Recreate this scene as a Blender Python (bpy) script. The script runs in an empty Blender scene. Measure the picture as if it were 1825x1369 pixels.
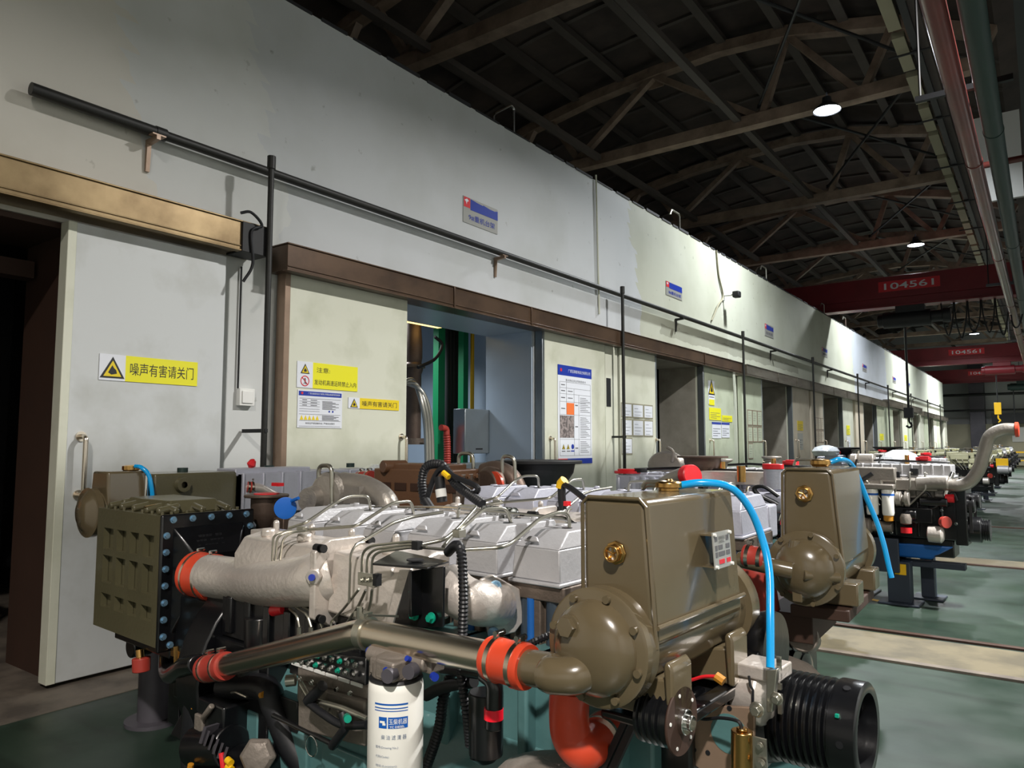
import bpy, bmesh, math, random
from mathutils import Vector, Matrix
random.seed(7)
PI = math.pi
scene = bpy.context.scene
COL = scene.collection

# ---------------------------------------------------------------- camera
cam = bpy.data.cameras.new('camera'); camo = bpy.data.objects.new('camera', cam); COL.objects.link(camo)
camo.location = (0, 0, 1.55)
camo.rotation_euler = (PI/2 + math.radians(4.67), 0, math.radians(35.95))
cam.sensor_fit = 'HORIZONTAL'; cam.sensor_width = 36.0; cam.lens = 36.0*1310/1825
cam.clip_start = 0.02; cam.clip_end = 300
scene.camera = camo

# ---------------------------------------------------------------- world and exposure
w = bpy.data.worlds.new('world'); scene.world = w; w.use_nodes = True
w.node_tree.nodes['Background'].inputs[0].default_value = (0.75, 0.85, 1.0, 1)
w.node_tree.nodes['Background'].inputs[1].default_value = 0.05
scene.view_settings.view_transform = 'Standard'; scene.view_settings.look = 'None'
scene.view_settings.exposure = 0.0; scene.view_settings.gamma = 1.0
scene.view_settings.use_curve_mapping = False

LAMPS = [(-3.1, 14.55), (-3.1, 26.35), (-3.1, 38.15), (-3.1, 49.95)]       # the lamp row in view
LAMPS_R = [(2.4, -4.0, 1250, (1.0, .93, .86)), (2.4, 8.0, 1700, (1.0, .98, .95)), (2.4, 32.0, 900, (1, .98, .95)), (2.4, 50.0, 1700, (1, .98, .95))]  # the parallel row over the aisle's right
def hall_light(x, y, z, e, size=0.42, col=(0.93, 0.97, 1.0)):
    l = bpy.data.lights.new('lamp_light', 'AREA'); l.shape = 'DISK'; l.size = size; l.energy = e; l.color = col; l.spread = math.radians(142)
    o = bpy.data.objects.new('lamp_light', l); COL.objects.link(o); o.location = (x, y, z)
    return o
for (x, y), e_ in zip(LAMPS, (560, 600, 1100, 1300)): hall_light(x, y, 7.90, e_)
for x, y, e_, c_ in LAMPS_R: hall_light(x, y, 7.90, e_, 0.42, c_)

# ---------------------------------------------------------------- materials
def lin(h):
    h = h.lstrip('#'); r = [int(h[i:i+2], 16)/255 for i in (0, 2, 4)]
    return tuple((c/12.92 if c <= .04045 else ((c+.055)/1.055)**2.4) for c in r) + (1,)
MATS = {}
def mat(name, hexc, rough=.5, metal=0., var=.0, vscale=6., bump=0., bscale=30., coat=0., emit=None, estr=0., hex2=None, stretch=None, thresh=None, alpha=None, trans=0):
    if name in MATS: return MATS[name]
    m = bpy.data.materials.new(name); m.use_nodes = True; nt = m.node_tree; b = nt.nodes['Principled BSDF']
    b.inputs['Roughness'].default_value = rough; b.inputs['Metallic'].default_value = metal
    b.inputs['Coat Weight'].default_value = coat; b.inputs['Coat Roughness'].default_value = .08
    c = lin(hexc); b.inputs['Base Color'].default_value = c
    if trans: b.inputs['Transmission Weight'].default_value = trans
    if var or hex2 or bump:
        tc = nt.nodes.new('ShaderNodeTexCoord'); mp = nt.nodes.new('ShaderNodeMapping'); nt.links.new(tc.outputs['Object'], mp.inputs[0])
        if stretch: mp.inputs['Scale'].default_value = stretch
    if var or hex2:
        n = nt.nodes.new('ShaderNodeTexNoise'); n.inputs['Scale'].default_value = vscale; n.inputs['Detail'].default_value = 5; n.inputs['Roughness'].default_value = .6
        nt.links.new(mp.outputs[0], n.inputs['Vector'])
        r = nt.nodes.new('ShaderNodeValToRGB'); lo, hi = thresh or (.3, .7)
        c2 = lin(hex2) if hex2 else tuple(max(0, x*(1-var)) for x in c[:3]) + (1,)
        r.color_ramp.elements[0].position = lo; r.color_ramp.elements[0].color = c2
        r.color_ramp.elements[1].position = hi; r.color_ramp.elements[1].color = c
        nt.links.new(n.outputs['Fac'], r.inputs[0]); nt.links.new(r.outputs[0], b.inputs['Base Color'])
    if bump:
        n2 = nt.nodes.new('ShaderNodeTexNoise'); n2.inputs['Scale'].default_value = bscale; n2.inputs['Detail'].default_value = 3
        nt.links.new(mp.outputs[0], n2.inputs['Vector'])
        bp = nt.nodes.new('ShaderNodeBump'); bp.inputs['Strength'].default_value = bump; bp.inputs['Distance'].default_value = .01
        nt.links.new(n2.outputs['Fac'], bp.inputs['Height']); nt.links.new(bp.outputs[0], b.inputs['Normal'])
    if emit:
        b.inputs['Emission Color'].default_value = lin(emit); b.inputs['Emission Strength'].default_value = estr
    MATS[name] = m; return m
mat('olive', '#57533d', .34, .0, .12, 5, .12, 60, .25)
mat('khaki', '#5f543f', .24, .0, .08, 4, .05, 14, .5)
mat('brown_ic', '#6a4c37', .4, 0, .15, 5, .15, 50)
mat('black_paint', '#0c0d10', .3, 0, .2, 5, .06, 30, .3)
mat('black_matt', '#101113', .6)
mat('rubber', '#15161a', .45, 0, 0, 1, 0)
mat('cover_silver', '#b9b9bc', .42, .35, .1, 7, .15, 70)
mat('cover_lilac', '#b7b9c6', .42, .3, .1, 7, .15, 70)
mat('cast_alu', '#d6cec6', .36, .5, .16, 5, .25, 45)
mat('cast_grey', '#8b8279', .5, .4, .2, 8, .3, 50)
mat('cast_iron', '#6b5f55', .5, .4, .25, 8, .3, 40)
mat('stainless', '#ddd2c2', .24, 1., .1, 3, 0, 30, 0, stretch=(1, 1, 1))
mat('chrome', '#d8d8d4', .15, 1.)
mat('zinc', '#b8b6aa', .28, .9, .15, 20)
mat('orange_hose', '#cf4529', .38, 0, .1, 8, 0, 1, .1)
mat('red_hose', '#a83a30', .42, 0, .1, 8)
mat('red_plastic', '#d8232c', .35)
mat('red_band', '#ff1430', .4)
mat('blue_plastic', '#0e66c8', .4)
mat('blue_hose', '#0a9fe6', .22, 0, 0, 1, 0, 1, .4)
mat('blue_bolt', '#86acc6', .25, .7)
mat('green_bolt', '#14a387', .3, .3)
mat('yellow', '#e8b81a', .45)
mat('amber', '#c98822', .5, 0, .3, 60)
mat('brass', '#c39a5c', .25, 1.)
mat('teal', '#557f80', .36, 0, .25, 5, .1, 30, .3)
mat('window_blue', '#3f4a55', .35, .1, .2, 20)
mat('blue_paint', '#1f5ea8', .35, 0, .1, 5)
mat('white_paint', '#f0efe8', .28, 0, .03, 3)
mat('white_plastic', '#e4e4e0', .5)
mat('label_blue', '#1258b0', .4)
mat('label_grey', '#8a94a6', .5)
mat('ink', '#1c1c1c', .5)
mat('ink_soft', '#5d5d60', .6)
mat('tan_plate', '#9a8370', .4, .4, .2, 6, .1, 20)
mat('turbo', '#a29c94', .42, .6, .2, 10, .25, 50)
mat('turbo_hot', '#6a5a50', .5, .6, .35, 6, .2, 40)
mat('belt', '#1b1b1e', .55)
mat('cream_paint', '#c9c6a4', .45, 0, .1, 6)
mat('door_cream', '#cfd0bf', .5, .05, .0, 1.6, .03, 4, 0, hex2='#b9bba6', thresh=(.25, .5))
mat('door_white', '#c3c6c6', .45, .05, .0, 1.4, .03, 4, 0, hex2='#b0b2ae', thresh=(.3, .5))
mat('door_green', '#bcc3ab', .5, .05, .0, 1.6, .03, 4, 0, hex2='#a2a88e', thresh=(.25, .5))
mat('door_pink', '#cfc4b0', .5, .05, .0, 1.6, .03, 4, 0, hex2='#b9ab95', thresh=(.25, .5))
mat('brown_metal', '#5e4a3a', .35, .45, .0, 2.2, .05, 8, 0, hex2='#43342a', thresh=(.3, .6), stretch=(1, .8, 1.2))
mat('bronze_metal', '#a08a66', .33, .6, .0, 2.2, .06, 8, 0, hex2='#735f42', thresh=(.32, .66), stretch=(1, 1, 1))
mat('grey_rail', '#8e877b', .3, .7, .0, 2, .06, 8, 0, hex2='#5e574c', thresh=(.3, .6), stretch=(1, .5, 3))
mat('galv', '#9ea5a8', .28, .8, .15, 2, .03, 3)
mat('galv_warm', '#bdb8ac', .35, .3, .0, 1.3, .03, 3, hex2='#8e8779', thresh=(.3, .65))
mat('blue_panel', '#aebccb', .4, .1, .05, 2)
mat('brown_dark', '#3a2418', .7, 0, .2, 3)
mat('dark_room', '#17171a', .8)
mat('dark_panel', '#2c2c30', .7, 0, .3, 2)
mat('pipe_dark', '#232320', .5, .1, .0, 9, .1, 30, 0, hex2='#171715', thresh=(.3, .6), stretch=(1, .3, 1))
mat('steel_truss', '#8f7c6d', .6, .0, .0, 3, .1, 10, 0, hex2='#6a584b', thresh=(.3, .65))
mat('roof_dark', '#4a3f3a', .8, 0, .0, .7, .2, 4, 0, hex2='#2b2422', thresh=(.35, .65))
mat('purlin', '#4c4541', .7, 0, .2, 2)
mat('crane_red', '#7c1c26', .45, 0, .2, 1.5)
mat('crane_dark', '#1c1d20', .5)
mat('pipe_red', '#74342f', .35, 0, .0, 1.2, 0, 1, .2, hex2='#57302c', thresh=(.3, .7))
mat('pipe_green', '#1f3430', .5, 0, .15, 2)
mat('girder', '#1a1f21', .6, 0, .2, 2)
mat('end_white', '#b8bab8', .7, 0, .06, .6)
mat('end_beige', '#8e8a74', .7, 0, .08, .8)
mat('sign_white', '#dcdfe6', .4)
mat('sign_yellow', '#e6e01c', .45)
mat('sign_amber', '#e3c81a', .45)
mat('sign_blue', '#17339a', .4)
mat('sign_red', '#d02a34', .4)
mat('sign_orange', '#e8763c', .45)
mat('sign_grey', '#a9a9a4', .35, .3)
mat('cardboard', '#8a4f2a', .8, 0, .2, 4)
mat('lamp_body', '#2a2c30', .5)
mat('lamp_glow', '#ffffff', .5, emit='#eaf2ff', estr=26)
mat('tube_glow', '#fff2c0', .5, emit='#ffd27a', estr=3.0)
mat('led', '#30e070', .5, emit='#30e070', estr=2)
mat('photo_grey', '#5b5453', .5, 0, .0, 25, 0, 1, 0, hex2='#9a8f8c', thresh=(.45, .55))
mat('wrap_film', '#d9dee4', .12, .2, .1, 20, .9, 22)
mat('stand_blue', '#2b3340', .5, 0, .2, 6)
mat('stand_grey', '#56535a', .5, .2, .2, 6)
mat('flex_hose', '#a9a79e', .35, .8)
mat('green_post', '#0f7a4a', .4)
mat('hazard', '#e7b60f', .5)

# ---------------------------------------------------------------- mesh helpers
def basis(axis):
    a = Vector(axis).normalized(); t = Vector((0, 0, 1)) if abs(a.z) < .9 else Vector((1, 0, 0))
    u = t.cross(a).normalized(); v = a.cross(u).normalized(); return a, u, v
class MB:
    def __init__(s): s.v = []; s.f = []
    def add(s, vs, fs):
        n = len(s.v); s.v += [tuple(x) for x in vs]; s.f += [tuple(i+n for i in f) for f in fs]; return s
    def box(s, lo, hi, rot=None, c=None):
        x0, y0, z0 = lo; x1, y1, z1 = hi
        vs = [Vector(p) for p in ((x0,y0,z0),(x1,y0,z0),(x1,y1,z0),(x0,y1,z0),(x0,y0,z1),(x1,y0,z1),(x1,y1,z1),(x0,y1,z1))]
        if rot is not None:
            c = Vector(c) if c else (Vector(lo)+Vector(hi))/2
            vs = [c + rot @ (p-c) for p in vs]
        return s.add(vs, [(0,3,2,1),(4,5,6,7),(0,1,5,4),(1,2,6,5),(2,3,7,6),(3,0,4,7)])
    def cyl(s, p0, p1, r, n=20, r2=None, cap=True):
        p0 = Vector(p0); p1 = Vector(p1); a, u, v = basis(p1-p0); r2 = r if r2 is None else r2
        vs = []
        for p, rr in ((p0, r), (p1, r2)):
            for i in range(n): t = 2*PI*i/n; vs.append(p + u*math.cos(t)*rr + v*math.sin(t)*rr)
        fs = [(i, (i+1) % n, n+(i+1) % n, n+i) for i in range(n)]
        if cap: fs += [tuple(range(n-1, -1, -1)), tuple(range(n, 2*n))]
        return s.add(vs, fs)
    def lathe(s, o, axis, prof, n=28, ends=True):     # prof: (distance along axis, radius)
        o = Vector(o); a, u, v = basis(axis); vs = []; fs = []
        for d, r in prof:
            for i in range(n): t = 2*PI*i/n; vs.append(o + a*d + (u*math.cos(t)+v*math.sin(t))*max(r, 1e-4))
        for k in range(len(prof)-1):
            for i in range(n): j = (i+1) % n; fs.append((k*n+i, k*n+j, (k+1)*n+j, (k+1)*n+i))
        if ends: fs += [tuple(range(n-1, -1, -1)), tuple(range((len(prof)-1)*n, len(prof)*n))]
        return s.add(vs, fs)
    def tube(s, pts, r, n=12, fillet=0., radii=None, seg=5):
        P = [Vector(p) for p in pts]
        if fillet and len(P) > 2:
            Q = [P[0]]
            for i in range(1, len(P)-1):
                a = P[i-1]-P[i]; b = P[i+1]-P[i]; d = min(fillet, a.length*.48, b.length*.48)
                A = P[i]+a.normalized()*d; B = P[i]+b.normalized()*d
                for k in range(seg+1): t = k/seg; Q.append(A*(1-t)**2 + P[i]*2*t*(1-t) + B*t*t)
            Q.append(P[-1]); P = Q
        vs = []; fs = []; m = len(P); T = []
        for i in range(m):
            d = (P[min(i+1, m-1)]-P[max(i-1, 0)])
            T.append(d.normalized() if d.length > 1e-9 else Vector((0, 0, 1)))
        a, u, v = basis(T[0])
        for i in range(m):
            u = (u - T[i]*u.dot(T[i])); u = u.normalized() if u.length > 1e-6 else basis(T[i])[1]
            v = T[i].cross(u); rr = radii[i] if radii else (r(i) if callable(r) else r)
            for k in range(n): t = 2*PI*k/n; vs.append(P[i] + (u*math.cos(t)+v*math.sin(t))*rr)
        for i in range(m-1):
            for k in range(n): j = (k+1) % n; fs.append((i*n+k, i*n+j, (i+1)*n+j, (i+1)*n+k))
        fs += [tuple(range(n-1, -1, -1)), tuple(range((m-1)*n, m*n))]
        return s.add(vs, fs)
    def corr(s, pts, r, pitch=.012, amp=.16, n=12):     # corrugated hose along a smooth path
        P = smooth(pts, 12); L = [0]
        for i in range(1, len(P)): L.append(L[-1]+(P[i]-P[i-1]).length)
        tot = L[-1]; k = max(4, int(tot/pitch*2)); Q = []; j = 0
        for i in range(k+1):
            d = tot*i/k
            while j < len(L)-2 and L[j+1] < d: j += 1
            t = (d-L[j])/max(1e-9, L[j+1]-L[j]); Q.append(P[j].lerp(P[j+1], min(1, t)))
        return s.tube(Q, lambda i: r*(1+amp*(1 if i % 2 else -1)), n)
    def prism(s, poly, o, u, v, depth):      # poly (a,b) in plane o+a*u+b*v extruded along u x v by depth
        o = Vector(o); u = Vector(u); v = Vector(v); w_ = u.cross(v).normalized()*depth; n = len(poly)
        vs = [o+u*a+v*b for a, b in poly] + [o+u*a+v*b+w_ for a, b in poly]
        fs = [tuple(range(n-1, -1, -1)), tuple(range(n, 2*n))] + [(i, (i+1) % n, n+(i+1) % n, n+i) for i in range(n)]
        return s.add(vs, fs)
    def hexa(s, lo, hi):      # two quads (4 pts each, same order)
        return s.add(list(lo)+list(hi), [(3,2,1,0),(4,5,6,7),(0,1,5,4),(1,2,6,5),(2,3,7,6),(3,0,4,7)])
    def bolt(s, p, axis, r=.009, h=.009, washer=True):
        p = Vector(p); a = Vector(axis).normalized()
        if washer: s.cyl(p, p+a*h*.35, r*1.45, 14)
        s.cyl(p+a*h*.3, p+a*h*1.3, r, 6); return s
    def build(s, name, m, parent=None, bevel=0., smooth=38, sub=0):
        me = bpy.data.meshes.new(name); me.from_pydata(s.v, [], s.f); me.update()
        bm = bmesh.new(); bm.from_mesh(me); bmesh.ops.recalc_face_normals(bm, faces=bm.faces[:]); bm.to_mesh(me); bm.free()
        if smooth:
            me.polygons.foreach_set('use_smooth', [True]*len(me.polygons)); me.set_sharp_from_angle(angle=math.radians(smooth))
        me.materials.append(MATS[m] if isinstance(m, str) else m)
        o = bpy.data.objects.new(name, me); COL.objects.link(o)
        if parent: o.parent = parent
        if bevel:
            b = o.modifiers.new('bevel', 'BEVEL'); b.width = bevel; b.segments = 2; b.limit_method = 'ANGLE'; b.angle_limit = math.radians(40); b.harden_normals = False
        return o
def smooth(pts, seg=8):
    P = [Vector(p) for p in pts]; P = [P[0]*2-P[1]] + P + [P[-1]*2-P[-2]]; out = []
    for i in range(1, len(P)-2):
        a, b, c, d = P[i-1:i+3]
        for k in range(seg):
            t = k/seg; out.append(.5*((2*b)+(c-a)*t+(2*a-5*b+4*c-d)*t*t+(3*b-a-3*c+d)*t**3))
    out.append(P[-2]); return out
def V3(a, b=(0, 0, 0), k=1): return (a[0]+b[0]*k, a[1]+b[1]*k, a[2]+b[2]*k)
def part(name, parent, m, fn, bevel=0., smooth=38, label=None):
    mb = MB(); fn(mb); o = mb.build(name, m, parent, bevel, smooth)
    if label: o['label'] = label
    return o
def empty(name, loc, rz=0.):
    o = bpy.data.objects.new(name, None); COL.objects.link(o); o.location = loc; o.rotation_euler = (0, 0, rz); o.empty_display_size = .1; return o
def tag(o, label=None, cat=None, group=None, kind=None):
    if label: o['label'] = label
    if cat: o['category'] = cat
    if group: o['group'] = group
    if kind: o['kind'] = kind
    return o
def struct(name, m, fn, bevel=0., smooth=38):
    o = part(name, None, m, fn, bevel, smooth); o['kind'] = 'structure'; return o
def copy_tree(o, parent=None, skip=(), swap=None):
    c = o.copy(); COL.objects.link(c); c.parent = parent
    if swap and c.type == 'MESH':
        for a, b in swap.items():
            if c.data.materials and c.data.materials[0].name == a:
                c.data = c.data.copy(); c.data.materials[0] = MATS[b]
    for ch in list(o.children):
        if ch.name.split('.')[0] in skip: continue
        copy_tree(ch, c, skip, swap)
    return c
def txt(s, o, u, v, h, m, parent, name='lettering', width=None, align='CENTER', bold=0., depth=.0012, wrapcyl=None):
    """Raised lettering: s written from o along u with up-vector v, cap height h; width squeezes or stretches the line."""
    cu = bpy.data.curves.new(name, 'FONT'); cu.body = s; cu.size = 1.; cu.align_x = 'LEFT'; cu.resolution_u = 3; cu.offset = bold
    ob = bpy.data.objects.new(name, cu); COL.objects.link(ob)
    bpy.context.view_layer.update()
    dg = bpy.context.evaluated_depsgraph_get(); me = ob.evaluated_get(dg).to_mesh()
    vs = [tuple(x.co) for x in me.vertices]; fs = [tuple(p.vertices) for p in me.polygons]
    ob.to_mesh_clear(); bpy.data.objects.remove(ob); bpy.data.curves.remove(cu)
    if not vs: return None
    x0 = min(p[0] for p in vs); x1 = max(p[0] for p in vs); y0 = min(p[1] for p in vs); y1 = max(p[1] for p in vs)
    ky = h/(y1-y0); kx = (width/(x1-x0)) if width else ky; W = (x1-x0)*kx
    sh = {'CENTER': -W/2, 'LEFT': 0, 'RIGHT': -W}[align]
    o = Vector(o); u = Vector(u).normalized(); v = Vector(v).normalized(); n = u.cross(v)
    out = []
    for x, y, z in vs:
        a = (x-x0)*kx+sh; b = (y-(y0+y1)/2)*ky
        if wrapcyl:
            c, r, t0 = wrapcyl; t = t0 + a/r; out.append(Vector((c[0]+math.cos(t)*r, c[1]+math.sin(t)*r, o.z+b)))
        else: out.append(o+u*a+v*b+n*depth)
    me2 = bpy.data.meshes.new(name); me2.from_pydata([tuple(p) for p in out], [], fs); me2.materials.append(MATS[m])
    r_ = bpy.data.objects.new(name, me2); COL.objects.link(r_); r_.parent = parent; return r_
def ang(v): return math.radians(v)

# ================================================================ SETTING
ORD = ['first', 'second', 'third', 'fourth', 'fifth', 'sixth', 'seventh', 'eighth', 'ninth', 'tenth', 'eleventh']
TY0, TP = 3.1, 5.9       # first roof truss and truss spacing
WX = -5.30           # outer face of the test-cell wall
UNITS = [3.83, 9.90, 15.3, 21.0, 26.8, 32.9, 38.6, 44.2, 49.6]     # where each pair of sliding doors begins
OPEN = [(0.15, 2.25), (5.34, 7.78), (11.23, 13.25), (16.83, 19.2), (22.45, 24.88), (28.32, 30.68)] + [(u+1.5, u+3.9) for u in UNITS[5:]]
def wallmat():
    m = bpy.data.materials.new('wall_paint'); m.use_nodes = True; nt = m.node_tree; b = nt.nodes['Principled BSDF']; b.inputs['Roughness'].default_value = .6
    tc = nt.nodes.new('ShaderNodeTexCoord'); sp = nt.nodes.new('ShaderNodeSeparateXYZ'); nt.links.new(tc.outputs['Object'], sp.inputs[0])
    n = nt.nodes.new('ShaderNodeTexNoise'); n.inputs['Scale'].default_value = 2.2; n.inputs['Detail'].default_value = 6; nt.links.new(tc.outputs['Object'], n.inputs['Vector'])
    def math_(op, a, bb):
        q = nt.nodes.new('ShaderNodeMath'); q.operation = op
        for i, x in enumerate((a, bb)):
            if isinstance(x, (int, float)): q.inputs[i].default_value = x
            elif x is not None: nt.links.new(x, q.inputs[i])
        return q.outputs[0]
    jit = math_('MULTIPLY', math_('SUBTRACT', n.outputs['Fac'], .5), .5)
    saw = math_('MULTIPLY', math_('MULTIPLY', math_('FRACT', math_('MULTIPLY', sp.outputs['Z'], 4.3), 0), .14), math_('GREATER_THAN', sp.outputs['Z'], 3.95))
    saw = math_('ADD', saw, math_('MULTIPLY', math_('MAXIMUM', math_('SUBTRACT', sp.outputs['Z'], 3.8), 0), .22))
    y = math_('ADD', math_('ADD', sp.outputs['Y'], jit), saw)
    r = nt.nodes.new('ShaderNodeValToRGB'); cr = r.color_ramp; cr.interpolation = 'CONSTANT'
    nt.links.new(math_('DIVIDE', math_('ADD', y, 5), 60.), r.inputs[0])
    stops = [(-5, '#c9c6bd'), (2.62, '#c6c8c6'), (3.75, '#bfc2c4'), (10.9, '#b6b8a8'), (14.9, '#bfc2b2'), (27.4, '#b6bcc4'), (34.0, '#bcc0b0')]
    cr.elements[0].position = 0; cr.elements[0].color = lin(stops[0][1]); cr.elements[1].position = (stops[1][0]+5)/60; cr.elements[1].color = lin(stops[1][1])
    for yy, c in stops[2:]: e = cr.elements.new((yy+5)/60); e.color = lin(c)
    # painted-out band and grime
    z = math_('ADD', sp.outputs['Z'], math_('MULTIPLY', jit, .35))
    band = math_('MULTIPLY', math_('MULTIPLY', math_('GREATER_THAN', z, 3.42), math_('LESS_THAN', z, 3.60)), math_('GREATER_THAN', y, 11.6))
    band = math_('MULTIPLY', band, math_('LESS_THAN', y, 20.4))
    mx = nt.nodes.new('ShaderNodeMixRGB'); nt.links.new(math_('MULTIPLY', band, .55), mx.inputs[0]); nt.links.new(r.outputs[0], mx.inputs[1]); mx.inputs[2].default_value = lin('#7c7b6c')
    n2 = nt.nodes.new('ShaderNodeTexNoise'); n2.inputs['Scale'].default_value = .9; n2.inputs['Detail'].default_value = 8; nt.links.new(tc.outputs['Object'], n2.inputs['Vector'])
    rr = nt.nodes.new('ShaderNodeValToRGB'); rr.color_ramp.elements[0].position = .3; rr.color_ramp.elements[0].color = (.82, .82, .78, 1); rr.color_ramp.elements[1].position = .55; rr.color_ramp.elements[1].color = (1, 1, 1, 1)
    nt.links.new(n2.outputs['Fac'], rr.inputs[0])
    mm = nt.nodes.new('ShaderNodeMixRGB'); mm.blend_type = 'MULTIPLY'; mm.inputs[0].default_value = .8; nt.links.new(mx.outputs[0], mm.inputs[1]); nt.links.new(rr.outputs[0], mm.inputs[2])
    # small scuffs
    n3 = nt.nodes.new('ShaderNodeTexNoise'); n3.inputs['Scale'].default_value = 7; n3.inputs['Detail'].default_value = 9; nt.links.new(tc.outputs['Object'], n3.inputs['Vector'])
    r3 = nt.nodes.new('ShaderNodeValToRGB'); r3.color_ramp.elements[0].position = .24; r3.color_ramp.elements[0].color = (.45, .44, .4, 1); r3.color_ramp.elements[1].position = .32; r3.color_ramp.elements[1].color = (1, 1, 1, 1)
    nt.links.new(n3.outputs['Fac'], r3.inputs[0]); m4 = nt.nodes.new('ShaderNodeMixRGB'); m4.blend_type = 'MULTIPLY'; m4.inputs[0].default_value = .8
    nt.links.new(mm.outputs[0], m4.inputs[1]); nt.links.new(r3.outputs[0], m4.inputs[2]); nt.links.new(m4.outputs[0], b.inputs['Base Color'])
    return m
def floormat():
    m = bpy.data.materials.new('floor_paint'); m.use_nodes = True; nt = m.node_tree; b = nt.nodes['Principled BSDF']
    tc = nt.nodes.new('ShaderNodeTexCoord'); 
    def noise(s, d, st=None):
        n = nt.nodes.new('ShaderNodeTexNoise'); n.inputs['Scale'].default_value = s; n.inputs['Detail'].default_value = d
        if st:
            mp = nt.nodes.new('ShaderNodeMapping'); mp.inputs['Scale'].default_value = st; nt.links.new(tc.outputs['Object'], mp.inputs[0]); nt.links.new(mp.outputs[0], n.inputs['Vector'])
        else: nt.links.new(tc.outputs['Object'], n.inputs['Vector'])
        return n.outputs['Fac']
    def ramp(f, a, ca, bb, cb):
        r = nt.nodes.new('ShaderNodeValToRGB'); r.color_ramp.elements[0].position = a; r.color_ramp.elements[0].color = ca; r.color_ramp.elements[1].position = bb; r.color_ramp.elements[1].color = cb
        nt.links.new(f, r.inputs[0]); return r.outputs[0]
    c1 = ramp(noise(.8, 6, (1, .6, 1)), .35, lin('#1c2b23'), .65, lin('#2d3d32'))
    c2 = ramp(noise(3.5, 8, (.4, 1.6, 1)), .32, (.55, .55, .52, 1), .5, (1, 1, 1, 1))
    mx = nt.nodes.new('ShaderNodeMixRGB'); mx.blend_type = 'MULTIPLY'; mx.inputs[0].default_value = .8; nt.links.new(c1, mx.inputs[1]); nt.links.new(c2, mx.inputs[2])
    nt.links.new(mx.outputs[0], b.inputs['Base Color'])
    rg = ramp(noise(2, 6), .3, (.3, .3, .3, 1), .7, (.55, .55, .55, 1)); nt.links.new(rg, b.inputs['Roughness'])
    return m
MATS['wallp'] = wallmat(); MATS['floorp'] = floormat()
mat('concrete', '#675f49', .55, 0, .0, 3, .1, 20, 0, hex2='#504a39', thresh=(.35, .6))
mat('concrete_dark', '#6e655a', .6, 0, .0, 3, .1, 20, 0, hex2='#4c453e', thresh=(.35, .6))
struct('floor', 'floorp', lambda b: b.box((-14, -9, -.2), (7, 66, 0)))
struct('trim_1', 'concrete', lambda b: b.box((-2.9, 6.02, 0), (7, 6.78, .004)))
struct('trim_2', 'concrete_dark', lambda b: b.box((-14, -9, 0), (WX+.55, 56, .004)))
struct('trim_3', 'concrete', lambda b: b.box((-2.9, 11.3, 0), (7, 11.9, .004)))
for nm, y0 in (('floor_rail', 6.83), ('floor_rail', 5.93), ('floor_rail', 11.2), ('floor_rail', 16.5)):
    o = part(nm, None, 'brown_dark' if y0 > 6 else 'concrete_dark', lambda b: b.box((-2.9, y0, 0), (6, y0+.07, .016)))
    tag(o, {6.83: 'dark steel rail set in the green floor beyond the tan strip', 5.93: 'worn metal edge on the near side of the tan floor strip', 11.2: 'dark rail crossing the aisle behind the twin-filter engine', 16.5: 'far thin rail crossing the green aisle'}[y0], 'rail')
# the test-cell wall: a deep acoustic wall with door openings
ends = [-9.] + [v for o_ in OPEN for v in o_] + [54.8]
struct('wall_left', 'wallp', lambda b: b.box((WX-.75, -9, 3.04), (WX, 54.8, 5.5)))
for i in range(0, len(ends), 2):
    struct('wall_left', 'wallp', lambda b: b.box((WX-.75, ends[i], 0), (WX, ends[i+1], 3.04)))
struct('wall_left', 'wallp', lambda b: (b.box((-13.9, 54.5, 0), (WX-.75, 54.8, 5.5)), b.box((-13.9, -9, 5.4), (WX-.75, 54.5, 5.5))))
# rag edge of flashing along the wall top
def flash(b):
    y = -4.
    while y < 54:
        d = random.uniform(.25, .7); h = random.uniform(.0, .035); b.box((WX-.1, y, 5.49), (WX+.012, y+d*.8, 5.50+h)); y += d
struct('trim_4', 'dark_panel', flash)
# steel-lined reveals and the rooms behind
for i, (a, c) in enumerate(OPEN):
    rv = 'blue_panel' if i == 1 else ('brown_dark' if i == 0 else 'galv_warm')  # first reveal: brown kept dark, its lack of light put into the colour
    def lining(b):
        b.box((WX-.76, a, 0), (WX-.02, a+.02, 3.04)); b.box((WX-.76, c-.02, 0), (WX-.02, c, 3.04)); b.box((WX-.76, a, 3.0), (WX-.02, c, 3.038))
    struct('trim_5', rv, lining)
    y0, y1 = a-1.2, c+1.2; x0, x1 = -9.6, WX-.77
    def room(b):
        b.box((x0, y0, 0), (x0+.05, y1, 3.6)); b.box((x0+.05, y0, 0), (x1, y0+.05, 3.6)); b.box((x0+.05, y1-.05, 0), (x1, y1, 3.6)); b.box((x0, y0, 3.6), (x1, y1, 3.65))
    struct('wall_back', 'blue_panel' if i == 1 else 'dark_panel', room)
struct('wall_end', 'end_white', lambda b: b.box((-14, 62, 0), (7, 62.3, 11)))
struct('wall_end', 'end_beige', lambda b: b.box((-8.5, 61.2, 0), (7, 61.9, 2.95)))
struct('wall_right', 'end_white', lambda b: b.box((6.8, -9, 0), (7, 62, 11)))
struct('wall_near', 'end_white', lambda b: b.box((-14, -9.2, 0), (7, -9, 11)))
struct('wall_far_left', 'dark_panel', lambda b: b.box((-14.2, -9, 0), (-14, 62, 11)))
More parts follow.
